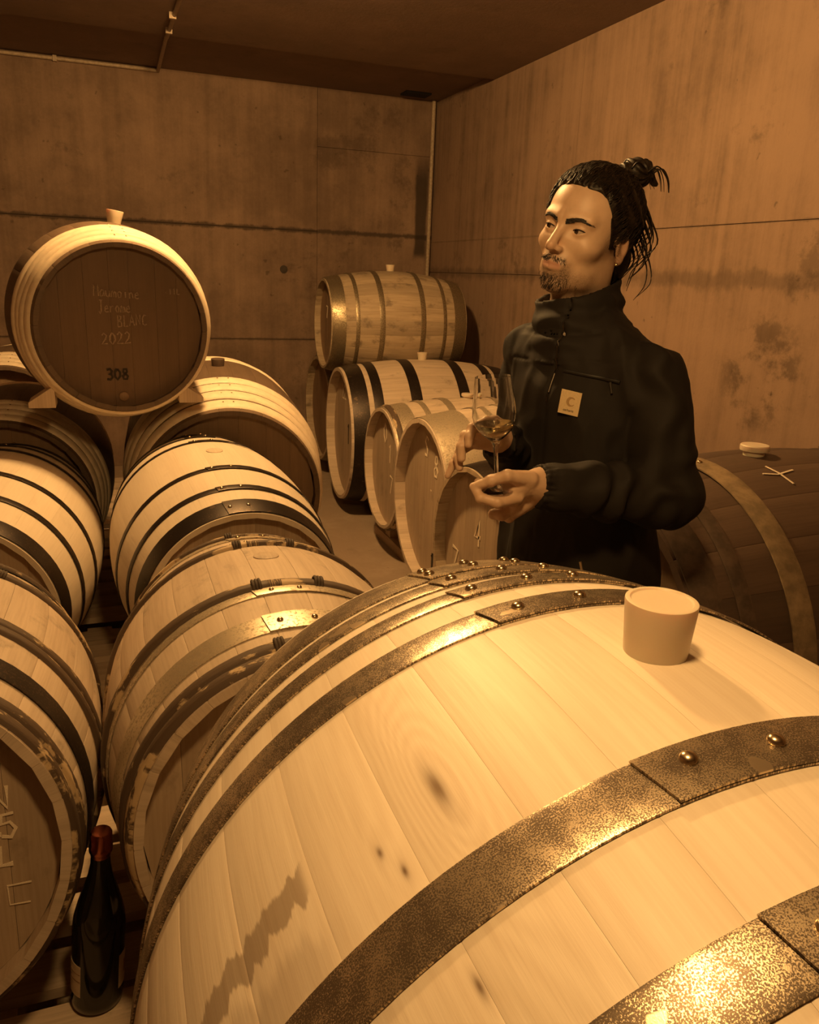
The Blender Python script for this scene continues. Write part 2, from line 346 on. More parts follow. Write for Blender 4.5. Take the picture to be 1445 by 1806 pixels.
# ------------------------------------------------------------------ strokes (chalk and stencil)
GL = {
 'M': [[(0, 0), (.1, 1), (.5, .3), (.9, 1), (1, 0)]], 'a': [[(.9, .5), (.5, .62), (.1, .35), (.2, .02), (.6, .05), (.88, .5), (.9, .0)]],
 'u': [[(.1, .55), (.15, .1), (.5, 0), (.8, .2), (.85, .55), (.9, 0)]], 'm': [[(0, 0), (.08, .55), (.1, .3), (.3, .55), (.45, .4), (.48, 0), (.5, .35), (.75, .55), (.9, .4), (.95, 0)]],
 'o': [[(.5, .58), (.1, .35), (.3, 0), (.75, .08), (.85, .4), (.5, .58)]], 'i': [[(.5, .55), (.5, 0)], [(.5, .75), (.52, .8)]], 'n': [[(.1, 0), (.12, .55), (.15, .3), (.5, .58), (.8, .4), (.85, 0)]],
 'e': [[(.1, .3), (.8, .33), (.6, .58), (.2, .45), (.15, .1), (.5, 0), (.9, .1)]], 'J': [[(.2, 1), (.9, 1), (.6, .95), (.55, .1), (.3, -.1), (0, .1)]], 'r': [[(.15, 0), (.2, .55), (.25, .35), (.5, .55), (.8, .52)]],
 'y': [[(.1, .55), (.4, .1)], [(.85, .55), (.4, .1), (.1, -.3)]],
 'B': [[(.1, 0), (.1, 1), (.7, .9), (.65, .6), (.1, .5), (.8, .4), (.75, .05), (.1, 0)]], 'L': [[(.15, 1), (.1, 0), (.85, .02)]], 'A': [[(0, 0), (.45, 1), (.9, 0)], [(.2, .35), (.7, .35)]],
 'N': [[(.05, 0), (.1, 1), (.8, 0), (.85, 1)]], 'C': [[(.85, .85), (.5, 1), (.1, .6), (.2, .1), (.6, 0), (.9, .15)]],
 '2': [[(.1, .8), (.4, 1), (.8, .8), (.6, .45), (.05, 0), (.95, .05)]], '0': [[(.5, 1), (.1, .7), (.1, .3), (.5, 0), (.9, .3), (.9, .7), (.5, 1)]],
 '3': [[(.1, .95), (.6, 1), (.85, .8), (.75, .58), (.4, .52), (.8, .45), (.9, .2), (.6, 0), (.1, .06)]], '8': [[(.5, .52), (.2, .7), (.3, .97), (.7, .97), (.8, .7), (.5, .52), (.12, .3), (.25, .02), (.75, .02), (.88, .3), (.5, .52)]],
 '6': [[(.8, .95), (.4, .8), (.12, .4), (.25, .05), (.7, .02), (.88, .28), (.6, .5), (.18, .38)]],
 '5': [[(.85, 1), (.2, 1), (.15, .6), (.6, .65), (.9, .35), (.6, .02), (.1, .1)]], 'T': [[(0, 1), (.95, 1)], [(.5, 1), (.5, 0)]], '4': [[(.7, 0), (.7, 1), (.05, .3), (.95, .32)]],
 'S': [[(.85, .85), (.4, 1), (.15, .75), (.75, .35), (.7, .05), (.1, .08)]], 'P': [[(.1, 0), (.12, 1), (.75, .92), (.75, .6), (.12, .5)]], '.': [[(.45, .2), (.55, .28)]], ' ': [],
 '-': [[(.05, .5), (.9, .55)]], '7': [[(.05, 1), (.9, .95), (.35, 0)]], '1': [[(.3, .8), (.55, 1), (.55, 0)]], 'c': [[(.85, .5), (.4, .58), (.12, .3), (.35, 0), (.85, .08)]], 'h': [[(.12, 1), (.12, 0), (.15, .35), (.5, .58), (.8, .4), (.82, 0)]], 't': [[(.45, .95), (.45, .1), (.75, 0)], [(.1, .6), (.8, .62)]],
}
def ribbon(b, pts, wd, y):
    pts = [Vector((p[0], p[1])) for p in pts]
    V = []
    for i, p in enumerate(pts):
        t = (pts[min(i+1, len(pts)-1)] - pts[max(i-1, 0)])
        t = t.normalized() if t.length > 1e-6 else Vector((1, 0)); n = Vector((-t.y, t.x))*wd*.5*random.uniform(.7, 1.2)
        a = p+n; c = p-n; V += [(a.x, y, a.y), (c.x, y, c.y), (a.x, y+.0012, a.y), (c.x, y+.0012, c.y)]
    F = []
    for i in range(len(pts)-1):
        k = 4*i; F += [(k, k+1, k+5, k+4), (k+2, k+6, k+7, k+3), (k, k+4, k+6, k+2), (k+1, k+3, k+7, k+5)]
    F += [(0, 2, 3, 1), (len(V)-4, len(V)-3, len(V)-1, len(V)-2)]
    b.add(V, F)
def write(b, text, x, z, h, wr=.75, wd=.005, y=0.0, jit=.04, slope=0.0):
    cx = x
    for ch in text:
        for st in GL.get(ch, []):
            ribbon(b, [(cx + (p[0]+random.uniform(-jit, jit))*h*wr*.85, z + slope*(cx-x) + (p[1]+random.uniform(-jit, jit))*h) for p in st], wd, y)
        cx += h*wr

# ------------------------------------------------------------------ barrels
def rivet_mesh(r, h):
    b = MB(); b.lathe([(r, 0), (r*.95, h*.4), (r*.7, h*.8), (r*.3, h*.97), (.0, h)], 12)
    me = bpy.data.meshes.new('rivet'); me.from_pydata(b.v, [], b.f); me.materials.append(M_['rivet']); me.polygons.foreach_set('use_smooth', [True]*len(me.polygons)); return me
def barrel(label, c, yaw, tilt, L, rb, rh, hoops, wood, headm, nst=24, ph=0.0, seg=12, s0=None, s1=None, k=None, unique=False, thick=None, rec=None, nb=7, hseg=64, marks=None, group=None, roll=0.0, jd=.0007):
    """c = centre relative to the camera height; local +Y is the barrel axis pointing away, head near the viewer at s0"""
    k = (rb-rh)*4/L**2 if k is None else k
    s0 = -L/2 if s0 is None else s0; s1 = L/2 if s1 is None else s1
    th = thick or rb*.075; rec = rec or rb*.12
    prof = lambda s: rb - k*s*s
    Rm = Matrix.Rotation(-R(yaw), 4, 'Z') @ Matrix.Rotation(R(tilt), 4, 'X') @ Matrix.Rotation(R(roll), 4, 'Y')
    cw = Vector((c[0], c[1], c[2]+CH))
    base = cw + Rm @ Vector((0, 0, -rb))
    e = empty('wine_barrel', base, Rm.to_euler()); tag(e, label, 'barrel', group)
    ss = np.linspace(s0, s1, seg+1)
    def stave(t0, t1, g):
        V = []; UV = []
        for s in ss:
            r = prof(s); tt = th*(1-.45*max(0, (abs(s)-abs(s0 if s < 0 else s1)*.93)/(abs(s0 if s < 0 else s1)*.07)))
            a0, a1 = t0+g/r, t1-g/r; ch = .003/r; cd = .0005 if unique else jd
            for (a, rr) in ((a0, r-cd), (a0+ch, r), (a0+(a1-a0)*.36, r), (a0+(a1-a0)*.64, r), (a1-ch, r), (a1, r-cd), (a1, r-tt), (a0, r-tt)):
                V.append((rr*math.sin(a), s, rr*math.cos(a))); UV.append((a*rb, s))
        F = []
        for i in range(seg):
            for j in range(8): F.append((i*8+j, i*8+(j+1) % 8, (i+1)*8+(j+1) % 8, (i+1)*8+j))
        F.append(tuple(range(8))[::-1]); F.append(tuple(seg*8+j for j in range(8)))
        return V, F, UV
    da = 2*math.pi/nst
    if unique:
        for i in range(nst):
            V, F, UV = stave(R(ph)+i*da, R(ph)+(i+1)*da, .00009)
            UV = [((u+math.pi*rb) % (2*math.pi*rb) - math.pi*rb, v) for u, v in UV]
            o = mesh_obj('stave', V, F, wood, e, 50, UV); o.location = (0, 0, rb)
    else:
        V, F, UV = stave(-da/2, da/2, jd*.4)
        first = mesh_obj('stave', V, F, wood, e, 50, UV); me = first.data
        for i in range(nst):
            o = first if i == 0 else link('stave', me, e)
            o.location = (0, 0, rb); o.rotation_euler = (0, R(ph)+i*da, 0)
    # heads
    for side, s in ((0, s0+rec), (1, s1-rec)):
        rr = prof(s)-th+.003; ty = .018*(1 if side == 0 else -1)
        xs = np.linspace(-rr, rr, nb+1) + np.r_[0, rng.uniform(-.03, .03, nb-1)*rb, 0]
        if side == 1 and not unique: xs = np.array([-rr, -.1, .1, rr]) if nb > 3 else xs
        for i in range(len(xs)-1):
            a, bb = xs[i]+.0003, xs[i+1]-.0003
            px = np.linspace(max(a, -rr+1e-4), min(bb, rr-1e-4), 7)
            top = [(x, math.sqrt(max(rr*rr-x*x, 1e-9))) for x in px]
            ring = top + [(x, -z) for x, z in top[::-1]]
            n = len(ring); dz = random.uniform(-.0004, .0004)
            V = [(x, s+dz, z+rb) for x, z in ring] + [(x, s+dz+ty, z+rb) for x, z in ring]
            UV = [(x+(i*1.7), z) for x, z in ring]*2
            F = [tuple(range(n)), tuple(range(n, 2*n))[::-1]] + [((j+1) % n, j, n+j, n+(j+1) % n) for j in range(n)]
            if side == 1: F = [f[::-1] for f in F]
            mesh_obj('head_board', V, F, headm, e, None, UV)
    # hoops: dict(a, b, mat, kind, rivets=[deg], ov=deg)
    rms = {}
    for h in hoops:
        a, bb = h['a'], h['b']; m = h['mat']; t = h.get('t', .0022); kind = h.get('kind', 'flat')
        n = h.get('n', hseg); V = []; F = []; UV = []
        if kind == 'flat':
            ov = R(h.get('ov', 14)); st = R(h.get('st', -8)); tot = 2*math.pi+ov; n1 = int(n*tot/(2*math.pi))
            ra, rb2 = prof(a), prof(bb); dw = (bb-a)
            cs = [(a, 0.0), (a, .75), (a+.08*dw, 1.0), (bb-.08*dw, 1.0), (bb, .75), (bb, 0.0)]
            for i in range(n1+1):
                q = st + tot*(i/n1)
                sp = t*1.15*max(0.0, 1-(i/n1)*2.0)
                for (s, hh) in cs:
                    fr_ = (s-a)/dw; rr = prof(s)+.0006+sp+hh*t
                    q2 = q - (.02*fr_ if i == 0 else 0)
                    V.append((rr*math.sin(q2), s, rr*math.cos(q2)+rb)); UV.append((q2*rb, s))
            nc = len(cs)
            for i in range(n1):
                for j in range(nc): F.append((i*nc+j, i*nc+(j+1) % nc, (i+1)*nc+(j+1) % nc, (i+1)*nc+j))
            F.append(tuple(range(nc))[::-1]); F.append(tuple(n1*nc+j for j in range(nc)))
        else:
            hh = h.get('hgt', (bb-a)*.55); nc = 7
            for i in range(n):
                q = 2*math.pi*i/n; wob = 1+.10*math.sin(q*3+a*50)+.05*math.sin(q*11+a*90)
                for j in range(nc):
                    an = math.pi*j/(nc-1); s = (a+bb)/2-(bb-a)/2*math.cos(an)*(1+.03*math.sin(q*5+a*40)); rr = prof(s)-.0015+hh*wob*max(math.sin(an), 0.0)**.5
                    V.append((rr*math.sin(q), s, rr*math.cos(q)+rb)); UV.append((q*rb, s))
            for i in range(n):
                i2 = (i+1) % n
                for j in range(nc-1): F.append((i*nc+j, i2*nc+j, i2*nc+j+1, i*nc+j+1))
                F.append((i*nc+nc-1, i2*nc+nc-1, i2*nc, i*nc))
        o = mesh_obj('hoop', V, F, m, e, 40 if kind == 'flat' else 80, UV)
        if h.get('label'): o['label'] = h['label']
        for rv in h.get('rivets', ()):
            th_, fs = (rv, .5) if not isinstance(rv, tuple) else rv
            s = a+(bb-a)*fs; q = R(th_)
            rad = h.get('rr', .007); key = (rad, h.get('rh', rad*.7))
            if key not in rms: rms[key] = rivet_mesh(*key)
            rr = prof(s) + (.0006+t*2.0 if kind == 'flat' else h.get('hgt', (bb-a)*.55)-.001)
            nrm = Vector((math.sin(q), 2*k*s, math.cos(q))).normalized()
            rv_o = link('rivet' if kind == 'flat' else 'hoop_nail', rms[key], o)
            rv_o.matrix_local = Matrix.Translation((rr*math.sin(q), s, rr*math.cos(q)+rb)) @ nrm.to_track_quat('Z', 'Y').to_matrix().to_4x4()
        for (th_, wd) in h.get('ties', ()):      # withy bindings on wooden hoops
            b = MB(); q0 = R(th_); hh = h.get('hgt', (bb-a)*.55)
            for jj in range(3):
                qq = q0+jj*.018; pts = []
                for an in np.linspace(0.05, math.pi-.05, 7):
                    s = (a+bb)/2-(bb-a)/2*math.cos(an)*1.08; rr = prof(s)+hh*math.sin(an)*1.12+.001
                    pts.append((rr*math.sin(qq), s, rr*math.cos(qq)+rb))
                b.tube(pts, .0032, 6)
            b.build('withy_tie', M_['withy'], o, 60)
    if marks: marks(e, s0+rec, rb)
    return e, Rm, cw, prof
M_['withy'] = plain('dark_withy', (.06, .04, .026), .7)

def bung(parent_info, s, label, top=.0325, bot=.029, h=.05, mat='bung', sink=.004, group='barrel bungs', flat=False, ang=0.0):
    e, Rm, cw, prof = parent_info
    Rm = Rm @ Matrix.Rotation(R(ang), 4, 'Y'); p = cw + Rm @ Vector((0, s, prof(s)-sink))
    o = MB()
    if flat: pr = [(bot, 0), (bot, h*.45), (top*.97, h*.5), (top, h*.62), (top, h*.92), (top*.94, h), (.0, h)]
    else: pr = [(bot, 0), (bot+(top-bot)*.5, h*.5), (top*.995, h*.95), (top*.985, h*.99), (top*.95, h), (top*.86, h), (top*.82, h*.975), (.0, h*.97)]
    o.lathe(pr, 48); ob = o.build('barrel_bung', M_[mat], None, 35)
    ob.matrix_world = Matrix.Translation(p) @ Rm
    tag(ob, label, 'bung', group); return ob

M_['hoop_olive'] = speckle_hoop('olive_worn_hoop', (.34, .28, .19), (.20, .155, .10), scale=150, th=.5, rp=.38, rd=.5, mb=.5)
HO = M_['hoop_olive']
HB, HS, HG, CN, BK = M_['hoop_black'], M_['hoop_speck'], M_['hoop_galv'], M_['chestnut'], M_['bark']
# --- big pale barrel in the foreground
fgh = []
RV = [-9, 0, 9]
for (a, bb, st, rv) in ((.340, .418, -12, [(-11, .3), (-11, .7), (-3, .3), (-3, .7), (5, .3), (5, .7)]), (.282, .322, -12, [-10, -1.5, 6]), (.217, .254, -12, [-10, -1.4, 6.2]), (.118, .164, -12, [-8.3, .4, 9.3]),
                    (-.177, -.129, -12.2, [(-8.8, .62), (0, .5), 9]), (-.311, -.264, -12.5, [(-10, .5), (-1, .5)]), (-.375, -.335, -12, [-9, 0]), (-.47, -.40, -12, [-9, 0])):
    fgh.append(dict(a=a, b=bb, mat=HS, t=.0026, ov=26, st=st, rivets=rv, rr=.0075, rh=.0055, n=150))
FG = barrel('large pale new oak barrel in the foreground with speckled steel hoops', (.465, .552, -.83), .9, 0, 1.0, .5, .4, fgh, M_['oak_new'], M_['head_pale'], nst=38, ph=-14.35, seg=30, s0=-.49, s1=.435, k=.374, unique=True, thick=.036, nb=9)
bung(FG, 0.0, 'milky silicone bung standing on the large foreground barrel', .0335, .029, .058, sink=.006)
# --- the barrel rows on the left (axes point away from the camera)
def chest4(L, w=.027, n=4, start=.026, far=True, mat=None, nails=(-4.5, 4.5)):
    hs = []
    for sgn in ((-1, 1) if far else (-1,)):
        for i in range(n):
            d0 = L/2-start-i*w*1.3
            a, bb = (-d0, -d0+w) if sgn < 0 else (d0-w, d0)
            hs.append(dict(a=a, b=bb, mat=mat or CN, kind='round', hgt=min(w*.4, .0105), n=72, rivets=nails if sgn < 0 else (), rr=.0035, rh=.002))
    return hs
def black_set(L, f1, f2, f3, wd=.03, w3=.075, mat=HB, t=.0022, rv=(-7, 3)):
    hs = []
    for sgn in (-1, 1):
        for f, w2 in ((f1 if sgn < 0 else .42, wd), (f2 if sgn < 0 else .68, wd)):
            c0 = sgn*f*L/2; hs.append(dict(a=c0-w2/2, b=c0+w2/2, mat=mat, t=t, st=-9, ov=18, rivets=rv, rr=.006, rh=.004))
        e0 = sgn*f3*L/2; e1 = sgn*(L/2-.004)
        hs.append(dict(a=min(e0, e1), b=max(e0, e1), mat=mat, t=t, st=-9, ov=18, rivets=rv, rr=.006, rh=.004))
    return hs
def tl_marks(e, s, rb):
    y = s-.0022
    for (tx, x, z, h, wr_, wd, sl) in (('Maumoine', -.085, .105, .036, .52, .004, -.06), ('Jerome', -.072, .052, .038, .46, .004, 0), ('BLANC', -.015, .005, .036, .56, .0045, .06), ('2022', -.07, -.055, .038, .66, .005, .05), ('.11L', .145, .115, .02, .7, .0035, 0)):
        b = MB(); write(b, tx, x, rb+z, h, wr_, wd, y, slope=sl); b.build('chalk_writing', M_['chalk'], e)['label'] = 'faint chalk handwriting on barrel head'
    b = MB(); write(b, '308', -.062, rb-.175, .036, .72, .0085, y, jit=.01); b.build('stencil_number', M_['stencil'], e)['label'] = 'black stencilled number'
    b = MB(); b.lathe([(.016, 0), (.016, .005), (.012, .008)], 16, Matrix.Translation((-.008, s, rb-.235)) @ Matrix.Rotation(R(90), 4, 'X')); b.build('tap_plug', M_['head_dark'], e, 40)
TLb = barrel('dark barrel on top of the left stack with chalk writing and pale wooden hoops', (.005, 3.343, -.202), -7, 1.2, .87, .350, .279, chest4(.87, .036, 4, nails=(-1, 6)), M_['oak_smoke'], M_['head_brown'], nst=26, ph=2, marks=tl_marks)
bung(TLb, 0.0, 'pale tapered bung on top of the stacked barrel with chalk writing', .031, .022, .055, sink=.01, ang=8)
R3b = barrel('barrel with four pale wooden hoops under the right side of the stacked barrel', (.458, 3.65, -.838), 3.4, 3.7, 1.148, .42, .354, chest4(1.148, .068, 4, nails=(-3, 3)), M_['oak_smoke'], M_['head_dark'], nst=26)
bung(R3b, .02, 'dark bung on the barrel under the right side of the stack', .03, .026, .035, 'bung_dark')
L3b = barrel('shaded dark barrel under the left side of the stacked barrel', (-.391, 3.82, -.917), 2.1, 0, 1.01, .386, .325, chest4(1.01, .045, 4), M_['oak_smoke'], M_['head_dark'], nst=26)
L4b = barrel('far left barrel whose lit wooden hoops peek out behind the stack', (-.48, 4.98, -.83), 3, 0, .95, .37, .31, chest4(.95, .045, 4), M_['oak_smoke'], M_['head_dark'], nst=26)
R2b = barrel('pale barrel with three dark hoops in the middle of the right row', (.311, 2.623, -.926), -3.3, 3.6, .873, .345, .29, black_set(.873, .335, .67, .84, .024, .07), M_['oak_pale'], M_['head_pale'], nst=26, jd=.0002)
L2b = barrel('pale barrel with dark hoops at the left edge below the stack', (-.413, 2.83, -.973), 6.1, 1.5, .935, .345, .29, black_set(.935, .235, .61, .86, .026, .07), M_['oak_pale'], M_['head_pale'], nst=26, jd=.0002)
def bark_set(L, ties, wide=True):
    hs = []
    for sgn in (-1, 1):
        def add(c0, w, **kw):
            hs.append(dict(a=min(sgn*c0, sgn*(c0+w)), b=max(sgn*c0, sgn*(c0+w)), **kw))
        add(L*.165, .030, mat=BK, kind='round', hgt=.012, n=80, ties=ties)
        add(L*.165+.031, .026, mat=HG if wide else BK, **(dict(t=.002, st=-9, rivets=(-4, 5), rr=.005) if wide else dict(kind='round', hgt=.011, n=80)))
        add(L*.325, .055, mat=HG if wide else HB, t=.002, st=-9, rivets=(-5, 6), rr=.006)
        add(L*.5-.058, .027, mat=BK, kind='round', hgt=.012, n=80, ties=ties[:1])
        add(L*.5-.030, .026, mat=BK, kind='round', hgt=.011, n=80)
    return hs
R1b = barrel('worn barrel with barky wooden hoops beside the big foreground barrel', (.288, 1.544, -.928), 1.5, -4.3, .837, .345, .29, bark_set(.837, ((-9, 0), (11, 0))), M_['oak_used'], M_['head_pale'], nst=26)
def l1_marks(e, s, rb):
    b = MB(); y = s-.0022
    for (tx, x, z, h, wr_, wd) in (('S4', .06, .05, .07, .9, .009), ('N', .185, .055, .038, 1., .006), ('5', .196, .003, .042, .8, .006), ('4T', .10, -.05, .06, .9, .008), ('L', .19, -.045, .034, .9, .007)):
        b = MB(); write(b, tx, x, rb+z, h, wr_, wd, y); b.build('chalk_mark', M_['chalk_white'], e)
    b = MB(); ribbon(b, [(.236, rb-.084), (.200, rb-.083), (.201, rb-.118), (.232, rb-.12)], .003, y); b.build('chalk_mark', M_['chalk_white'], e)
L1b = barrel('worn barrel with chalk marked head at the lower left edge behind the bottle', (-.426, 1.672, -.973), -1.6, -7.7, .948, .362, .305, bark_set(.948, ((8, 0), (28, 0)), False), M_['oak_used'], M_['head_pale'], nst=26, marks=l1_marks)
for info, nm in ((R2b, 'r2'), (R1b, 'r1')):       # flush wooden bungs
    e, Rm, cw, prof = info
    b = MB(); b.lathe([(.027, -.012), (.027, .0012), (.024, .0026), (0, .0026)], 28); o = b.build('flush_bung', M_['oak_used'], e, 40); o.location = (.0, .03, .345+prof(.03))
# --- the row along the right wall (heads face the aisle)
def steel_set(L, f1, wd, f3, mat, t=.0022, st=-60, rv=(-55, -48)):
    hs = []
    for sgn in (-1, 1):
        c0 = sgn*f1*L/2; hs.append(dict(a=c0-wd/2, b=c0+wd/2, mat=mat, t=t, st=st, ov=16, rivets=rv, rr=.006))
        e0 = sgn*f3*L/2; e1 = sgn*(L/2-.006); hs.append(dict(a=min(e0, e1), b=max(e0, e1), mat=mat, t=t, st=st, ov=16, rivets=rv, rr=.006))
        c2 = sgn*(f3-.16)*L/2; hs.append(dict(a=c2-wd*.36, b=c2+wd*.36, mat=mat, t=t, st=st, ov=16, rivets=rv, rr=.006))
    return hs
def chalkmarks(lst, dark=()):
    def fn(e, s, rb):
        b = MB(); y = s-.0022
        for (tx, x, z, h) in lst:
            b = MB(); write(b, tx, x*rb, rb+z*rb, h, .7, .012, y); b.build('chalk_mark', M_['chalk_white'], e)
        if dark:
            b = MB()
            for (tx, x, z, h) in dark: write(b, tx, x*rb, rb+z*rb, h, .72, .016, y)
            b.build('stencil_number', M_['stencil'], e)
    return fn
RTb = barrel('weathered barrel lying on top of the row in the far corner', (1.85, 5.37, -.338), 92.8, 0, .936, .36, .297, steel_set(.936, .30, .034, .80, HO), M_['oak_old'], M_['head_dark'], nst=24, marks=chalkmarks((('7', -.2, .1, .08),)))
bung(RTb, 0, 'pale bung on the weathered barrel in the far corner', .031, .024, .045)
RBb = barrel('large barrel with broad black hoops below the far corner barrel', (1.91, 4.857, -.997), 94, 0, 1.1, .475, .42, [dict(a=-.535, b=-.435, mat=HB, st=-60, rivets=(-50,)), dict(a=-.405, b=-.345, mat=HB, st=-52, ov=16, rivets=((-50, .3), (-50, .7), (-40, .5)), rr=.011), dict(a=-.175, b=-.105, mat=HB, st=120), dict(a=.14, b=.21, mat=HB, st=120), dict(a=.345, b=.405, mat=HB, st=120), dict(a=.435, b=.535, mat=HB, st=120)], M_['oak_used'], M_['head_pale'], nst=28, marks=chalkmarks((('22', -.3, .45, .09),), (('11', .05, -.12, .13),)))
bung(RBb, 0, 'pale bung on the large barrel with broad black hoops', .033, .026, .05)
BXb = barrel('dim far barrel against the back wall left of the corner stack', (2.0, 5.90, -1.0), 90, 0, 1.05, .46, .39, steel_set(1.05, .3, .04, .8, HO), M_['oak_old'], M_['head_dark'], nst=24)
RCb = barrel('small barrel between the black hooped barrel and the one with grey steel hoops', (1.83, 3.952, -1.008), 91.8, 0,   .975, .375, .325, steel_set(.975, .30, .04, .74, M_['hoop_galv'])[0:6] + [dict(a=-.475, b=-.44, mat=BK, kind='round', hgt=.012, n=72)], M_['oak_used'], M_['head_pale'], nst=24, marks=chalkmarks((('0', -.25, .35, .1), ('1', .0, .1, .1), ('7', .1, -.35, .1))))
bung(RCb, 0, 'flat white bung on the small barrel left of the wine glass', .034, .026, .03, flat=True)
RDb = barrel('barrel with wide grey steel hoops and chalk marked head left of the man', (1.81, 3.14, -.966), 92.1, 0, 1.113, .43, .37, steel_set(1.113, .32, .05, .70, HG), M_['oak_used'], M_['head_pale'], nst=26, marks=chalkmarks((('S', -.2, .45, .09), ('8', .1, .3, .09), ('.', 0, .1, .06), ('6', .35, -.2, .1)), (('1', .1, -.72, .09),)))
REb = barrel('barrel head half hidden behind the wine glass and hands', (1.575, 2.36, -.93), 90, 0, .90, .355, .31, steel_set(.9, .32, .05, .78, HB), M_['oak_old'], M_['head_pale'], nst=24, marks=chalkmarks((('7', -.6, -.35, .09), ('4', -.1, .1, .09), ('P', -.55, -.75, .08))))
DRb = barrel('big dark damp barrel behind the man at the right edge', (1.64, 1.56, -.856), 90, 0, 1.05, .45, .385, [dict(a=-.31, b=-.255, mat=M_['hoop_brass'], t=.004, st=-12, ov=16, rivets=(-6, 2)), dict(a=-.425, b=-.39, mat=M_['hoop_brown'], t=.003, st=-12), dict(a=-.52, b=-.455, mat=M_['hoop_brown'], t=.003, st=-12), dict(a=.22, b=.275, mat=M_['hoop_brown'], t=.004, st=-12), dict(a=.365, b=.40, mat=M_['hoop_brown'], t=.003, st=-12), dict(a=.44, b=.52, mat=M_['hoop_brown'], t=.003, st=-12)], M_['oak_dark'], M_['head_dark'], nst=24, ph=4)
bung(DRb, -.10, 'flat white bung on the big dark barrel behind the man', .036, .026, .03, flat=True)
e, Rm, cw, prof = DRb
b = MB()
for (pts) in ([(-.175, -15), (-.14, -16.5), (-.085, -15.0)], [(-.14, -11), (-.132, -16), (-.128, -22)]):
    P = [((prof(s)+.0012)*math.sin(-R(a)), s, (prof(s)+.0012)*math.cos(R(a))+.45) for s, a in pts]
    b.tube([(p[0], p[1], p[2]) for p in P], .0035, 6, flat=.4)
ck = b.build('chalk_cross', M_['chalk_white'], e, 60); ck['label'] = 'yellowish chalk cross'

# ------------------------------------------------------------------ pallets, rails, chocks
def pallet(x0, x1, y0, y1, top, label):
    o = empty('wooden_pallet', ((x0+x1)/2, (y0+y1)/2, 0)); tag(o, label, 'pallet', 'pallets under the barrel rows')
    cx, cy = (x0+x1)/2, (y0+y1)/2
    y = y0
    while y < y1-.06:
        wd = random.choice((.095, .1, .12)); b = MB(); b.box((x0-cx, y-cy, top-.024), (x1-cx, min(y+wd, y1)-cy, top), None, .0015)
        b.uv = [(v[1], v[0]) for v in b.v]; b.build('deck_board', M_['pallet'], o); y += wd+random.uniform(.035, .06)
    for x in (x0+.06, cx, x1-.06):
        b = MB(); b.box((x-cx-.045, y0-cy, .022), (x-cx+.045, y1-cy, top-.025)); b.build('stringer', M_['pallet'], o)
    for yy in (y0+.05, cy, y1-.05):
        b = MB(); b.box((x0-cx, yy-cy-.05, 0), (x1-cx, yy-cy+.05, .0215)); b.build('base_board', M_['pallet'], o)
PT = .14
pallet(-.86, .28, .93, 1.96, PT, 'nearest wooden pallet that the dark bottle stands on')
pallet(-.86, .66, 2.0, 3.12, PT, 'wooden pallet under the middle barrels of the rows')
pallet(-.86, .98, 3.16, 4.36, PT, 'wooden pallet under the stacked barrels')
pallet(-.95, .4, 4.42, 5.5, PT, 'farthest wooden pallet under the far left barrel')
def chock(x, y, z0, w, d, h, rz, label, flip=1, par=None):
    b = MB(); V = [(-w/2, -d/2, 0), (w/2, -d/2, 0), (w/2, d/2, 0), (-w/2, d/2, 0)]
    hl, hr = (h, h*.25) if flip > 0 else (h*.25, h)
    V += [(-w/2, -d/2, hl), (w/2, -d/2, hr), (w/2, d/2, hr), (-w/2, d/2, hl)]
    b.add(V, [(0, 3, 2, 1), (4, 5, 6, 7), (0, 1, 5, 4), (1, 2, 6, 5), (2, 3, 7, 6), (3, 0, 4, 7)])
    o = b.build('wooden_chock', M_['pallet']); o.location = (x, y, z0); o.rotation_euler = (0, 0, rz)
    tag(o, label, 'chock', 'wedges under the barrels')
    return o
rows = [('nearest left barrel', -.426, 1.672, -.973, .362), ('nearest right row barrel', .288, 1.544, -.928, .345), ('middle right row barrel', .311, 2.623, -.926, .345), ('middle left row barrel', -.413, 2.83, -.973, .345), ('left barrel under the stack', -.389, 3.797, -.917, .386), ('right barrel under the stack', .456, 3.62, -.838, .42), ('far left barrel', -.48, 4.98, -.83, .37)]
for nm, x, y, z, r in rows:
    zb = CH+z-r
    for sx in (-1, 1):
        # wedge beneath the bilge, touching the barrel flank
        xo = .15; hh = max(.03, (CH+z - math.sqrt(r*r-(xo+.04)**2)) - PT)
        chock(x+sx*(xo+.04), y, PT, .085, .09, hh+.012, 0, f'wooden wedge chocking the {"right" if sx > 0 else "left"} side of the {nm}', -sx)
# cross rails the barrels of each row lie on
def rail(lo, hi, label):
    b = MB(); b.box(lo, hi, None, .001); b.uv = [(v[1]*1.0, v[0]) for v in b.v] if (hi[0]-lo[0]) > (hi[1]-lo[1]) else [(v[0]+v[2], v[1]) for v in b.v]
    o = b.build('wooden_rail', M_['pallet']); tag(o, label, 'rail', 'rails under the barrels'); return o
rail((1.44, 1.1, 0), (1.52, 4.33, .055), 'long wooden rail under the near ends of the right wall barrels')
rail((2.02, 1.1, 0), (2.10, 4.33, .055), 'long wooden rail under the far ends of the right wall barrels')
right = [('big dark barrel', 1.64, 1.56, -.856, .45, .385), ('barrel behind the glass', 1.575, 2.36, -.93, .355, .31), ('grey hooped barrel', 1.81, 3.14, -.966, .445, .37), ('small barrel', 1.83, 3.94, -1.008, .39, .325), ('black hooped barrel', 1.91, 4.857, -.997, .49, .42)]
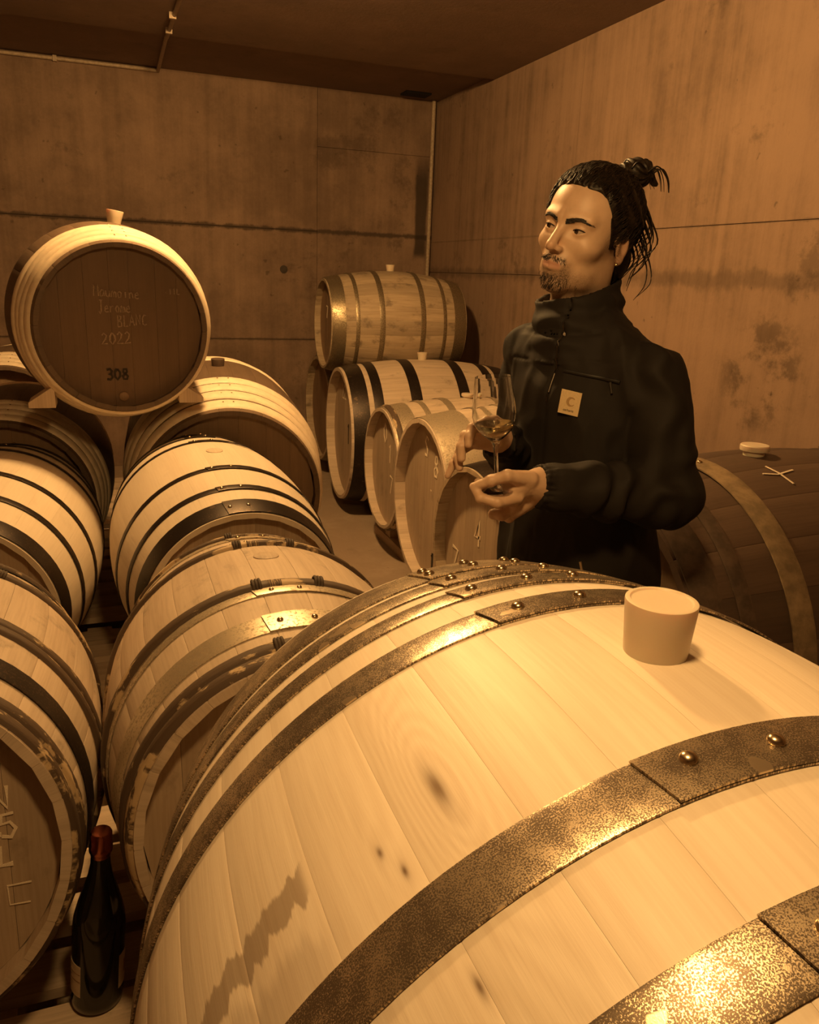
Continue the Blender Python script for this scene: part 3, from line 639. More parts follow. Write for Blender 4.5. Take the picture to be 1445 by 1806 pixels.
for nm, x, y, z, r, rhh in right:
    for i, xr in enumerate((1.48, 2.06)):
        for sy in (-1, 1):
            rr = r-.002; yo = .16; hh = CH+z-math.sqrt(max(rr*rr-(yo-.03)**2, .01))-.055
            if hh > .012:
                o = chock(xr, y+sy*yo, .055, .08, .07, hh+.02, R(90), f'wooden wedge on the {"near" if i == 0 else "far"} rail, {"camera" if sy < 0 else "corner"} side of the {nm}', sy)
# chocks that hold the stacked barrel
for (x, y, z, w2, label, rz, fl) in ((-.222, 2.98, CH-.485, .085, 'pale wedge left under the stacked barrel', 0, 1), (.276, 2.98, CH-.475, .085, 'pale wedge right under the stacked barrel', 0, -1)):
    chock(x, y+.06, z, w2, .12, .075, rz, label, -fl)
# foreground barrel cradle
for yy, nm in ((.30, 'near'), (.86, 'far')):
    b = MB(); b.box((.10, yy-.05, 0), (.83, yy+.05, .185)); o = b.build('wooden_cradle', M_['pallet']); tag(o, f'{nm} wooden cross beam under the big foreground barrel', 'beam', 'beams under the foreground barrel')
# ------------------------------------------------------------------ bottle
def bottle():
    o = empty('wine_bottle', (-.100, 1.318, PT+.003), (0, R(5), 0)); o.scale = (1, 1, .945); tag(o, 'dark glass wine bottle with pinkish foil cap standing on the pallet boards', 'bottle')
    T = NT('dark_bottle_glass'); T.fin((.012, .010, .006), .08, 0.0, IOR=1.5, Specular_IOR_Level=.6)
    b = MB(); b.lathe([(0, .002), (.040, .0), (.046, .006), (.0472, .02), (.0472, .180), (.0455, .205), (.039, .235), (.030, .268), (.0215, .300), (.0175, .325), (.0165, .350), (.0165, .38), (0, .38)], 56); b.build('bottle_body', T.mat, o, 50)
    T = NT('copper_foil'); T.fin((.62, .22, .14), .22, 1.0)
    b = MB(); b.lathe([(.0172, .342), (.0185, .350), (.0205, .354), (.0207, .366), (.0192, .370), (.0192, .392), (.0172, .396), (.010, .3965), (0, .3965)], 40); b.build('foil_cap', T.mat, o, 35)
    lab = plain('paper_label', (.62, .50, .36), .7, 0, .08, 80, 0); br = plain('label_print', (.30, .19, .12), .7, 0, .1, 80, 0)
    def arc(a0, a1, z0, z1, r, nm, m, parent):
        n = 18; V = []; F = []
        for i in range(n+1):
            q = R(a0+(a1-a0)*i/n)
            for (rr, z) in ((r, z0), (r+.0005, z0), (r+.0005, z1), (r, z1)): V.append((rr*math.cos(q), rr*math.sin(q), z))
        for i in range(n):
            for j in range(4): F.append((i*4+j, i*4+(j+1) % 4, (i+1)*4+(j+1) % 4, (i+1)*4+j))
        F += [(0, 3, 2, 1), (4*n, 4*n+1, 4*n+2, 4*n+3)]
        F = [f[::-1] for f in F]
        return mesh_obj(nm, V, F, m, parent, 30)
    # camera is at about -85 degrees from the bottle
    l1 = arc(120, 230, .045, .118, .0474, 'label', lab, o); arc(121, 229, .080, .083, .0479, 'label_print', br, l1); arc(121, 229, .098, .1, .0479, 'label_print', br, l1)
    l2 = arc(-40, 60, .045, .125, .0474, 'back_label', lab, o); arc(-20, 40, .07, .10, .0479, 'label_print', br, l2)
bottle()
# ------------------------------------------------------------------ organic shapes: distance fields meshed with surface nets
def surface_nets(F, org, h):
    S = F < 0
    nx, ny, nz = F.shape
    c = np.zeros((nx-1, ny-1, nz-1), np.int8)
    for dx in (0, 1):
        for dy in (0, 1):
            for dz in (0, 1): c += S[dx:nx-1+dx, dy:ny-1+dy, dz:nz-1+dz]
    mask = (c > 0) & (c < 8)
    I = np.argwhere(mask); n = len(I)
    idx = -np.ones(mask.shape, np.int64); idx[mask] = np.arange(n)
    acc = np.zeros((n, 3)); cnt = np.zeros(n)
    cor = [(0, 0, 0), (1, 0, 0), (0, 1, 0), (1, 1, 0), (0, 0, 1), (1, 0, 1), (0, 1, 1), (1, 1, 1)]
    val = [F[I[:, 0]+a, I[:, 1]+b, I[:, 2]+d] for a, b, d in cor]
    for i in range(8):
        for j in range(i+1, 8):
            if sum(abs(cor[i][k]-cor[j][k]) for k in range(3)) != 1: continue
            a, b = val[i], val[j]; m = (a < 0) != (b < 0)
            t = np.where(m, a/np.where(m, a-b, 1), 0)
            p = np.array(cor[i])[None] + t[:, None]*(np.array(cor[j])-np.array(cor[i]))[None]
            acc += p*m[:, None]; cnt += m
    V = org + h*(I + acc/cnt[:, None])
    Q = []
    for ax in range(3):
        sl0 = [slice(None)]*3; sl1 = [slice(None)]*3
        sl0[ax] = slice(0, -1); sl1[ax] = slice(1, None)
        A = S[tuple(sl0)]; B = S[tuple(sl1)]
        E = np.argwhere(A != B)
        o1, o2 = [(1, 2), (2, 0), (0, 1)][ax]
        sh = mask.shape
        ok = (E[:, o1] > 0) & (E[:, o2] > 0) & (E[:, o1] < sh[o1]) & (E[:, o2] < sh[o2])
        E = E[ok]; ins = A[E[:, 0], E[:, 1], E[:, 2]]
        def cell(d1, d2):
            C = E.copy(); C[:, o1] -= d1; C[:, o2] -= d2; return idx[C[:, 0], C[:, 1], C[:, 2]]
        q = np.stack([cell(1, 1), cell(0, 1), cell(0, 0), cell(1, 0)], 1)
        q[~ins] = q[~ins][:, ::-1]
        Q.append(q)
    return V, np.concatenate(Q)
def field(fn, lo, hi, h):
    lo = np.array(lo, float); n = np.ceil((np.array(hi)-lo)/h).astype(int)+1
    ax = [lo[i]+h*np.arange(n[i]) for i in range(3)]
    F = np.empty(tuple(n), np.float32)
    for i in range(0, n[0], 16):            # slabs keep memory low
        X, Y, Z = np.meshgrid(ax[0][i:i+16], ax[1], ax[2], indexing='ij')
        F[i:i+16] = fn(X.astype(np.float32), Y.astype(np.float32), Z.astype(np.float32))
    return surface_nets(F, lo, h)
def smin(a, b, k):
    h = np.clip(.5+.5*(b-a)/k, 0, 1); return b*(1-h)+a*h-k*h*(1-h)
def smax(a, b, k): return -smin(-a, -b, k)
def ell(X, Y, Z, c, r):
    x, y, z = (X-c[0])/r[0], (Y-c[1])/r[1], (Z-c[2])/r[2]
    k0 = np.sqrt(x*x+y*y+z*z)+1e-9; k1 = np.sqrt((x/r[0])**2+(y/r[1])**2+(z/r[2])**2)+1e-9
    return k0*(k0-1)/k1
def cap(X, Y, Z, a, b, ra, rb):
    a = np.array(a); b = np.array(b); d = b-a; L2 = float(d@d)
    t = np.clip(((X-a[0])*d[0]+(Y-a[1])*d[1]+(Z-a[2])*d[2])/L2, 0, 1)
    return np.sqrt((X-a[0]-t*d[0])**2+(Y-a[1]-t*d[1])**2+(Z-a[2]-t*d[2])**2)-(ra+(rb-ra)*t)
_LAT = rng.random((32, 32, 32)).astype(np.float32)
def vnoise(X, Y, Z, f):
    def w(A): 
        A = A*f; i = np.floor(A).astype(int); t = A-i; return i % 32, (i+1) % 32, t*t*(3-2*t)
    x0, x1, tx = w(X+7); y0, y1, ty = w(Y+7); z0, z1, tz = w(Z+7)
    L = _LAT
    c00 = L[x0, y0, z0]*(1-tx)+L[x1, y0, z0]*tx; c10 = L[x0, y1, z0]*(1-tx)+L[x1, y1, z0]*tx
    c01 = L[x0, y0, z1]*(1-tx)+L[x1, y0, z1]*tx; c11 = L[x0, y1, z1]*(1-tx)+L[x1, y1, z1]*tx
    return (c00*(1-ty)+c10*ty)*(1-tz)+(c01*(1-ty)+c11*ty)*tz

# ------------------------------------------------------------------ the man.  person frame: x right, y away, z up as seen from the camera; origin on the floor
PR0, PF0 = .345, 1.62
pr = Vector((math.cos(R(21)), -math.sin(R(21)), 0)); pf = Vector((math.sin(R(21)), math.cos(R(21)), 0))
person = empty('person', pr*PR0+pf*PF0, (0, 0, -R(21)))
tag(person, 'bearded person with a hair bun in a black zipped jacket holding a wine glass', 'person')
def Q(r, f, z): return np.array([r-PR0, f-PF0, z])
# head frame
yawh, rollh, pith = R(43), R(11), R(3)
Fw = np.array([-math.sin(yawh), -math.cos(yawh), 0]); Lf = np.array([math.cos(yawh), -math.sin(yawh), 0]); Up = np.array([0, 0, 1.])
Lf2 = math.cos(rollh)*Lf - math.sin(rollh)*Up; Up2 = math.sin(rollh)*Lf + math.cos(rollh)*Up
Fw2 = math.cos(pith)*Fw + math.sin(pith)*Up2; Up3 = -math.sin(pith)*Fw + math.cos(pith)*Up2
HM = np.stack([Lf2, Fw2, Up3])             # rows: head x (his left), y (face), z (up)
H0 = Q(.267, 1.575, 1.594) - Fw2*.083
HS_ = 1.0
def to_head(X, Y, Z):
    a, b, c = X-H0[0], Y-H0[1], Z-H0[2]
    return tuple((HM[i][0]*a+HM[i][1]*b+HM[i][2]*c) for i in range(3))
def from_head(p): return H0 + HM.T @ np.array(p)
def cran(x, y, z, g=0.0):
    return smin(ell(x, y, z, (0, -.022, .036), (.0745+g, .096+g, .086+g)), ell(x, y, z, (0, .022, .03), (.066+g, .068+g, .074+g)), .03)
def head_sdf(x, y, z):
    ax = np.abs(x)
    d = cran(x, y, z)
    d = smin(d, ell(x, y, z, (0, .030, -.030), (.0535, .0585, .080)), .03)
    d = smin(d, ell(ax, y, z, (.030, .018, -.079), (.025, .046, .027)), .025)        # jaw
    d = smin(d, ell(x, y, z, (0, .068, -.100), (.021, .019, .0175)), .024)            # chin
    d = smin(d, ell(ax, y, z, (.044, .054, -.026), (.019, .021, .016)), .022)        # cheekbones
    d = smin(d, cap(ax, y, z, (.010, .0865, .0205), (.045, .071, .021), .0095, .0085), .014)   # brow ridge
    d = smin(d, ell(x, y, z, (0, .0760, -.062), (.027, .0190, .022)), .018)           # muzzle
    d = smax(d, -ell(ax, y, z, (.0310, .0985, .0015), (.0195, .0190, .0130)), .012)    # sockets
    d = smin(d, cap(x, y, z, (0, .0875, .010), (0, .1095, -.030), .0070, .0092), .010)  # nose bridge
    d = smin(d, ell(x, y, z, (0, .1085, -.0335), (.0088, .0100, .0082)), .006)
    d = smin(d, ell(ax, y, z, (.0115, .0980, -.0365), (.0058, .0090, .0062)), .006)
    d = smax(d, -ell(ax, y, z, (.0068, .1035, -.0432), (.0035, .0052, .0034)), .003)  # nostrils
    d = smin(d, cap(ax, y, z, (.0, .0955, -.0602), (.0215, .0870, -.0642), .0040, .0026), .006)  # upper lip
    d = smin(d, cap(ax, y, z, (.0, .0945, -.0707), (.0185, .0872, -.0690), .0052, .0032), .006)  # lower lip
    d = smax(d, -cap(ax, y, z, (.0, .1025, -.0657), (.0255, .0925, -.0665), .0022, .0018), .003)  # mouth line
    d = smax(d, -ell(x, y, z, (0, .0995, -.0845), (.020, .006, .0045)), .008)           # below lip
    # eyelids
    ex, ez = ax-.0315, z-.0005
    lid = np.sqrt(ex**2+(y-.0722)**2+ez**2)-.0141
    op = np.abs(ez+.0006-.10*ex) - .0037*np.clip(1-(ex/.0138)**2, 0, 1)
    lid = smax(lid, -np.maximum(op, .0722-y), .0012)
    d = smin(d, np.maximum(lid, .068-y), .004)
    # ears
    ey, ezz = y+.010, z+.008
    c, s = math.cos(.25), math.sin(.25)
    e1, e2 = c*ey-s*ezz, s*ey+c*ezz
    ear = ell(ax-.0755-.25*np.clip(-e1, 0, .03), e1, e2, (0, 0, 0), (.0062, .0170, .0285))
    ear = smax(ear, -ell(ax-.0825-.25*np.clip(-e1, 0, .03), e1, e2, (0, .002, .003), (.0058, .0098, .0175)), .004)
    ear = smin(ear, ell(ax, e1, e2, (.077, .003, -.026), (.0055, .0085, .0085)), .006)
    d = smin(d, ear, .006)
    # neck
    d = smin(d, cap(x, y, z, (0, -.030, -.060), (0, -.050, -.20), .054, .060), .03)
    d = smin(d, cap(x, y, z, (0, .018, -.115), (0, .0, -.19), .020, .022), .03)
    return d
def head_world(X, Y, Z):
    x, y, z = to_head(X, Y, Z); return head_sdf(x, y, z)
hv, hf = field(head_world, H0-np.array([.135, .145, .215]), H0+np.array([.135, .145, .145]), .0020)
# hands: chains of capsules
LH = dict(palm=[((.232, 1.372, 1.150), (.178, 1.340, 1.150), .026, .021), ((.226, 1.385, 1.135), (.188, 1.362, 1.112), .024, .020), ((.232, 1.365, 1.158), (.198, 1.338, 1.164), .024, .017)],
    fingers=[[(.206, 1.335, 1.170, .0150), (.164, 1.312, 1.1795, .0108), (.137, 1.317, 1.1690, .0098), (.117, 1.322, 1.1590, .0082)],
             [(.186, 1.330, 1.137, .0115), (.150, 1.308, 1.1330, .0094), (.121, 1.312, 1.1390, .0086), (.1085, 1.326, 1.1550, .0072)],
             [(.184, 1.346, 1.128, .0115), (.155, 1.338, 1.1290, .0094), (.127, 1.343, 1.1410, .0086), (.118, 1.350, 1.1570, .0072)],
             [(.190, 1.358, 1.112, .0108), (.164, 1.350, 1.0980, .0092), (.150, 1.362, 1.0960, .0084), (.166, 1.376, 1.1020, .0074)],
             [(.200, 1.372, 1.104, .0100), (.180, 1.370, 1.0880, .0082), (.165, 1.380, 1.0880, .0074), (.178, 1.392, 1.0960, .0066)]])
RH = dict(palm=[((.163, 1.470, 1.214), (.125, 1.428, 1.234), .021, .018), ((.163, 1.476, 1.208), (.122, 1.446, 1.212), .020, .017)],
    fingers=[[(.160, 1.440, 1.2420, .0130), (.146, 1.416, 1.2540, .0105), (.130, 1.398, 1.2560, .0092), (.116, 1.388, 1.2520, .0080)],
             [(.122, 1.424, 1.240, .0108), (.1065, 1.400, 1.2430, .0092), (.1015, 1.388, 1.2310, .0086), (.1000, 1.384, 1.2170, .0074)],
             [(.116, 1.432, 1.232, .0108), (.0950, 1.408, 1.2270, .0094), (.0885, 1.398, 1.2090, .0086), (.0895, 1.392, 1.1890, .0074)],
             [(.115, 1.440, 1.220, .0102), (.0900, 1.422, 1.2040, .0088), (.0845, 1.412, 1.1850, .0080), (.0875, 1.404, 1.1690, .0070)],
             [(.116, 1.450, 1.208, .0094), (.0880, 1.438, 1.1900, .0078), (.0770, 1.430, 1.1690, .0072), (.0680, 1.426, 1.1480, .0062)]])
def hand_fn(Hd, wrist):
    def fn(X, Y, Z):
        d = None
        for a, b, ra, rb in Hd['palm']:
            c = cap(X, Y, Z, Q(*a), Q(*b), ra, rb); d = c if d is None else smin(d, c, .012)
        d = smin(d, cap(X, Y, Z, Q(*wrist[0]), Q(*wrist[1]), wrist[2], wrist[3]), .02)
        for fg in Hd['fingers']:
            c = None
            for p, q in zip(fg[:-1], fg[1:]):
                s = cap(X, Y, Z, Q(*p[:3]), Q(*q[:3]), p[3], q[3]); c = s if c is None else smin(c, s, .003)
            for p in fg[1:3]: c = smin(c, np.sqrt((X-p[0]+PR0)**2+(Y-p[1]+PF0)**2+(Z-p[2])**2)-p[3]*1.04, .003)
            tip = fg[-1]
            d = smin(d, c, .0045)
        return d + .0004*(vnoise(X, Y, Z, 260)-.5)
    return fn
lwr = ((.300, 1.395, 1.150), (.232, 1.370, 1.150), .028, .025)
rwr = ((.186, 1.538, 1.184), (.164, 1.474, 1.210), .025, .022)
lhv, lhf = field(hand_fn(LH, lwr), Q(.085, 1.285, 1.06), Q(.305, 1.43, 1.205), .0015)
rhv, rhf = field(hand_fn(RH, rwr), Q(.045, 1.36, 1.125), Q(.225, 1.54, 1.28), .0015)
# hidden core of the body (under the clothes)
yb = R(47); bF = np.array([-math.sin(yb), -math.cos(yb), 0]); bL = np.array([math.cos(yb), -math.sin(yb), 0])
shL = Q(.450, 1.508, 1.333); elL = Q(.486, 1.448, 1.118); wrL = Q(.2205, 1.367, 1.152)
shR = Q(.243, 1.728, 1.355); elR = Q(.235, 1.690, 1.120); wrR = Q(.160, 1.462, 1.213)
NK = H0 + HM.T @ np.array([0, -.045, -.15])
def core_sdf(X, Y, Z):
    u = X*bL[0]+Y*bL[1]; v = X*bF[0]+Y*bF[1]
    d = ell(u, v, Z, (0, 0, 1.25), (.140, .085, .20)); d = smin(d, ell(u, v, Z, (0, 0, .98), (.125, .085, .17)), .06)
    d = smin(d, cap(X, Y, Z, NK, (0, 0, 1.36), .05, .07), .05)
    for a, b, c in ((shL, elL, wrL), (shR, elR, wrR)):
        d = smin(d, cap(X, Y, Z, a, b, .042, .034), .03); d = smin(d, cap(X, Y, Z, b, c, .034, .024), .01)
    for sx in (-1, 1):
        hip = bL*sx*.075+np.array([0, 0, .88]); kn = bL*sx*.09+bF*.02+np.array([0, 0, .48]); an = bL*sx*.10+np.array([0, 0, .09])
        d = smin(d, cap(X, Y, Z, hip, kn, .075, .052), .03); d = smin(d, cap(X, Y, Z, kn, an, .05, .035), .01)
    return d
cv, cfc = field(core_sdf, (-.32, -.32, .03), (.32, .32, 1.5), .014)
Vs = []; Fs = []; off = 0
for v, f in ((hv, hf), (lhv, lhf), (rhv, rhf), (cv, cfc)):
    Vs.append(v); Fs.append(f+off); off += len(v)
BV = np.concatenate(Vs); BF = np.concatenate(Fs)
T = NT('skin')
at = T.n('ShaderNodeAttribute', attribute_name='beard').outputs['Fac']; lp = T.n('ShaderNodeAttribute', attribute_name='lips').outputs['Fac']; bl = T.n('ShaderNodeAttribute', attribute_name='blush').outputs['Fac']
ob = T.coord('Object'); n1 = T.noise(ob, 1500, 2, .5); n2 = T.noise(ob, 45, 4, .6); n3 = T.noise(ob, 420, 3, .6)
col = T.mix(T.ramp(n2, .3, .7), (.53, .36, .245), (.59, .41, .285))
col = T.mix(T.m('MULTIPLY', bl, .5), col, (.52, .27, .18))
col = T.mix(T.m('MULTIPLY', lp, .75), col, (.42, .20, .15))
stub = T.m('MULTIPLY', at, T.m('ADD', .42, T.m('MULTIPLY', T.ramp(n3, .40, .62), .52)), clamp=True)
col = T.mix(stub, col, (.060, .036, .022))
T.bump(T.m('ADD', n1, T.m('MULTIPLY', T.m('MULTIPLY', n3, at), 3.0)), .12, .0006)
M_['skin'] = T.fin(col, .48, 0.0, Subsurface_Weight=.10, Subsurface_Scale=.006)
T.set(T.b.inputs['Subsurface Radius'], Vector((1, .4, .2)))
body = mesh_obj('body', BV, BF, M_['skin'], person, 180)
me = body.data
hx, hy, hz = to_head(BV[:, 0], BV[:, 1], BV[:, 2]); nh = len(hv)
sst = lambda x, a, b: np.clip((x-a)/(b-a), 0, 1)**2*(3-2*np.clip((x-a)/(b-a), 0, 1))
ahx = np.abs(hx); nb_ = vnoise(hx, hy, hz, 70.)
jaw = sst(-hz, .055, .080)*sst(hy, -.02, .02)*sst(-hz, .0, .09)
jawline = sst(-hz+.35*(hy-.03)*0, .058, .082)*sst(hy, .0, .03)
chin = np.exp(-(ahx/.024)**2)*sst(-hz, .076, .086)*sst(hy, .05, .07)
must = np.exp(-((hz+.0525+.10*ahx)/.0062)**2)*sst(ahx, .030, .022)*sst(hy, .07, .085)
gote = np.exp(-((ahx-.026)/.0075)**2)*sst(-hz, .052, .060)*sst(-hz, .115, .095)*sst(hy, .06, .075)
side = sst(ahx, .058, .066)*sst(hy, -.02, .0)*sst(-hy, -.045, -.02)*sst(-hz, -.035, -.01)*.8
beard = np.clip(side+.40*jawline+.75*chin+.62*must+.45*gote, 0, 1)*(.75+.5*nb_)*(np.arange(len(BV)) < nh)
lips = np.clip(np.exp(-((hz+.0655)/.0075)**4)*sst(ahx, .0225, .018)*sst(hy, .083, .088), 0, 1)*(np.arange(len(BV)) < nh)
blush = np.clip(np.exp(-((ahx-.076)/.012)**2)*sst(-hy, -.02, .01) + .5*np.exp(-((hz+.036)/.012)**2-(ahx/.02)**2)*sst(hy, .09, .1), 0, 1)*(np.arange(len(BV)) < nh)
beard = beard*(1-lips)
for nm, a in (('beard', beard), ('lips', lips), ('blush', blush)):
    l = me.attributes.new(nm, 'FLOAT', 'POINT'); l.data.foreach_set('value', np.clip(a, 0, 1).astype(np.float32))
M_['eye_line'] = plain('lash_brown', (.02, .012, .008), .7, 0, .1, 100, 0)
# eyes
T = NT('eye'); ob = T.xyz(T.coord('Object'))
rad = T.m('SQRT', T.m('ADD', T.m('MULTIPLY', ob[0], ob[0]), T.m('MULTIPLY', ob[1], ob[1])))
c0 = T.mix(T.ramp(rad, .0062, .0056), (.40, .32, .26), (.045, .026, .015)); c0 = T.mix(T.ramp(rad, .0028, .0023), c0, (.004, .003, .003))
M_['eye'] = T.fin(c0, .06)
for sx in (-1, 1):
    b = MB(); b.lathe([(.0126*math.sin(a), .0126*math.cos(a)) for a in np.linspace(0, math.pi, 17)], 28)
    eo = b.build('eye', M_['eye'], person, 180)
    pc = from_head((sx*.0315, .0722, .0005)); gz = HM.T @ np.array([-.30, 1, -.02])
    eo.matrix_local = Matrix.Translation(pc) @ Vector(gz).to_track_quat('Z', 'Y').to_matrix().to_4x4()
for sx in (-1, 1):                            # dark lash line on each upper lid
    b = MB(); L_ = []
    for ex in np.linspace(-.0128, .0132, 11):
        z = -.0006+.10*ex+.0037*(1-(ex/.0138)**2)+.0004; y = .0722+math.sqrt(max(.0143**2-ex**2-z**2, 1e-7))
        L_.append(from_head((sx*(ex+.0315), y+.0002, z+.0005)))
    b.tube(L_, [.0003]+[.0010]*9+[.0004], 5); b.build('eyelashes', M_['eye_line'], person, 180)
# hair
def hair_fn(X, Y, Z):
    x, y, z = to_head(X, Y, Z); ax = np.abs(x)
    d = cran(x, y, z, .0085)
    # strands run back towards the bun
    px, py, pz = x, y+.085, z-.095
    psi = np.arctan2(x, (y+.085)*.55+(.095-z)*.84+.02)
    rid = np.sin(psi*46+5*vnoise(x, y, z, 38.))*.0016 + np.sin(psi*17+3*vnoise(x, y, z, 22.))*.0016
    d = d - rid
    hl = y - (.026+.66*z - .014*np.exp(-((ax-.05)/.018)**2)*np.clip(z/.04, 0, 1)  + .008*np.sin(ax*160)*0)
    hl = np.maximum(hl*.82, -(z+.018+.9*np.clip(-.012-y, 0, .2)))      # hairline, and free ears / neck
    d = d + .0060*np.exp(-(np.minimum(hl, 0)/.016)**2)
    d = smax(d, hl, .003)
    d = smax(d, -ell(ax, y, z, (.079, -.008, -.006), (.014, .023, .033)), .004)
    # hair gathered at the back, hanging to the nape
    bk = ell(x, y, z, (0, -.092, -.035), (.050, .034, .066)); bk = bk - (np.sin(x*420+4*vnoise(x, y, z, 30.))*.0014 + np.sin(x*150+3*vnoise(x, y, z, 25.))*.003)
    d = smin(d, bk, .014)
    # bun on the crown at the back
    bx, by, bz = x-.012, y+.092, z-.128
    bun = ell(bx, by, bz, (0, 0, 0), (.032, .036, .027)) - (np.sin(np.arctan2(bz, by)*9+bx*140+3*vnoise(x, y, z, 40.))*.0022)
    d = smin(d, bun, .006)
    d = smin(d, cap(x, y, z, (0, -.066, .098), (.008, -.086, .118), .026, .018), .008)
    tail = cap(x, y, z, (.018, -.112, .145), (.034, -.140, .118), .013, .006) - np.sin(x*500)*.001
    d = smin(d, tail, .006)
    return d
hrv, hrf = field(hair_fn, H0-np.array([.15, .15, .14]), H0+np.array([.17, .18, .19]), .0020)
T = NT('dark_hair'); ob = T.coord('Object'); nn = T.noise(ob, 160, 4, .6)
M_['hair'] = T.fin(T.mix(T.ramp(nn, .45, .75), (.010, .0065, .0045), (.042, .025, .014)), .5, 0.0, Specular_IOR_Level=.35)
hair = mesh_obj('hair', hrv, hrf, M_['hair'], person, 180); hair['label'] = 'dark hair tied up in a bun'
def strand(pts, r0, r1, nm='hair_strand', par=None, mat='hair', n=5, flat=1.0):
    b = MB(); P = [from_head(p) for p in pts]
    # smooth subdivision of the control points
    C = []
    for t in np.linspace(0, len(P)-1.0001, 14):
        i = int(t); u = t-i; p0, p1, p2, p3 = P[max(i-1, 0)], P[i], P[min(i+1, len(P)-1)], P[min(i+2, len(P)-1)]
        C.append(.5*((2*p1)+(-p0+p2)*u+(2*p0-5*p1+4*p2-p3)*u*u+(-p0+3*p1-3*p2+p3)*u**3))
    m = len(C); b.tube(C, [r0+(r1-r0)*i/(m-1) for i in range(m)], n, flat=flat)
    return b
b = MB()
def addm(b, c): b.add(c.v, c.f)
random.seed(4)
for i in range(26):                           # wisps at temple, nape and bun
    sx = .05+random.uniform(-.03, .035); z0 = random.uniform(-.04, .06); y0 = -.098+random.uniform(-.012, .02)
    addm(b, strand([(sx*.8, y0+.01, z0+.03), (sx, y0-.022, z0-.01), (sx+random.uniform(-.01, .016), y0-.012+random.uniform(-.01, .012), z0-.045), (sx+random.uniform(-.015, .015), y0+.015+random.uniform(-.008, .02), z0-.075)], .0022, .0005))
for i in range(16):
    a = random.uniform(0, 6.28)
    addm(b, strand([(.012+.03*math.cos(a), -.092+.034*math.sin(a), .132), (.02+.036*math.cos(a), -.100+.04*math.sin(a), .146), (.03+.04*math.cos(a), -.12+.03*math.sin(a), .13), (.036+.035*math.cos(a), -.14+.02*math.sin(a), .108)], .0018, .0004))
NS = 900
rs = np.random.default_rng(8)
def gradc(P, g):
    e = 1e-3; G = []
    for k in range(3):
        D = np.zeros(3); D[k] = e
        G.append((cran(*(P+D).T, g)-cran(*(P-D).T, g))/(2*e))
    G = np.stack(G, 1); return G/(np.linalg.norm(G, axis=1, keepdims=True)+1e-9)
th_ = rs.uniform(-1, 1, NS*6); zz_ = rs.uniform(-.03, .125, NS*6)
P = np.stack([.08*th_, .10*np.ones(NS*6)*rs.uniform(-1, 1, NS*6), zz_], 1)
for _ in range(12): P = P - gradc(P, .0085)*cran(*P.T, .0085)[:, None]
hl_ = P[:, 1]-(.026+.66*P[:, 2]-.014*np.exp(-((np.abs(P[:, 0])-.05)/.018)**2)*np.clip(P[:, 2]/.04, 0, 1))
ok = (hl_ < .004)&(hl_ > -.12)&(P[:, 2] > -.012)&(P[:, 2] < .115)
P = P[ok]; hl_ = hl_[ok]
edge = np.argsort(-hl_)[:int(NS*.33)]; rest = rs.permutation(len(P))[:NS-len(edge)]
P = P[np.r_[edge, rest]]
off = np.r_[np.full(len(edge), .0065), rs.uniform(.0088, .0115, len(rest))]
tgt = np.array([.010, -.082, .112]); path = [P.copy()]
wv = rs.uniform(-1, 1, (len(P), 3))
for st in range(9):
    D = tgt-P; D = D/(np.linalg.norm(D, axis=1, keepdims=True)+1e-9) + .28*wv*np.sin(st*.9+wv[:, :1]*3)
    N_ = np.stack([gradc(P, .0085)[:, k] for k in range(3)], 1)
    D = D-(D*N_).sum(1, keepdims=True)*N_; D = D/(np.linalg.norm(D, axis=1, keepdims=True)+1e-9)
    P = P+D*.0068; o2 = np.maximum(off, .0085+.0014*(st > 1))+.0008*np.sin(st*1.3+wv[:, 0]*6)
    for _ in range(2):
        G = gradc(P, .0); P = P-G*((cran(*P.T, .0)-o2)[:, None])
    path.append(P.copy())
path = np.stack(path, 1)
for k in range(len(path)):
    W = [from_head(q) for q in path[k]]
    if np.linalg.norm(path[k][-1]-tgt) < .006: continue
    b.tube(W, [.0010*(1-.65*abs(2*i/9-1)) for i in range(10)], 3, cap=False)
wis = b.build('hair_strands', M_['hair'], hair, 180); wis['kind'] = 'stuff'
def on_face(x, z, off=0.0):
    y = .13
    for _ in range(80):
        dd = float(head_sdf(np.array([x]), np.array([y]), np.array([z]))[0])
        if dd < .0003: break
        y -= max(dd*.8, .0004)
    return (x, y+off, z)
for sx in (-1, 1):                            # eyebrows
    b = MB(); random.seed(9)
    for i in range(90):
        u = random.random(); x = .009+.041*u; zc = .0125+.0085*math.sin(min(u, .72)/.72*math.pi*.5)-.012*max(0, u-.62); wd = .0050*(1-u*.6)
        z = zc+random.uniform(-wd, wd)*.8; p = on_face(sx*x, z, .0006); q = on_face(sx*(x+.0065), z+.0018*(1-u*1.6), .0011)
        addm(b, strand([p, q], .0009, .0004, n=4))
    eb = b.build('eyebrow', M_['hair'], person, 180)
b = MB(); random.seed(3)                       # short moustache and chin hairs
for i in range(240):
    if i % 5 < 2:
        x = random.uniform(-.027, .027); z = -.0525-.10*abs(x)+random.gauss(0, .0026); dz = -.0035; dx = .003*np.sign(x)
    else:
        x = random.gauss(0, .016); z = -.083-random.random()*.026; dz = -.0065; dx = 0
    p = on_face(x, z, -.0003); q = (p[0]+dx+random.uniform(-.0015, .0015), p[1]+.0022, p[2]+dz)
    addm(b, strand([p, q], .00055, .00025, n=3))
bd = b.build('beard', M_['hair'], person, 180); bd['kind'] = 'stuff'; bd['label'] = 'short moustache and chin beard'
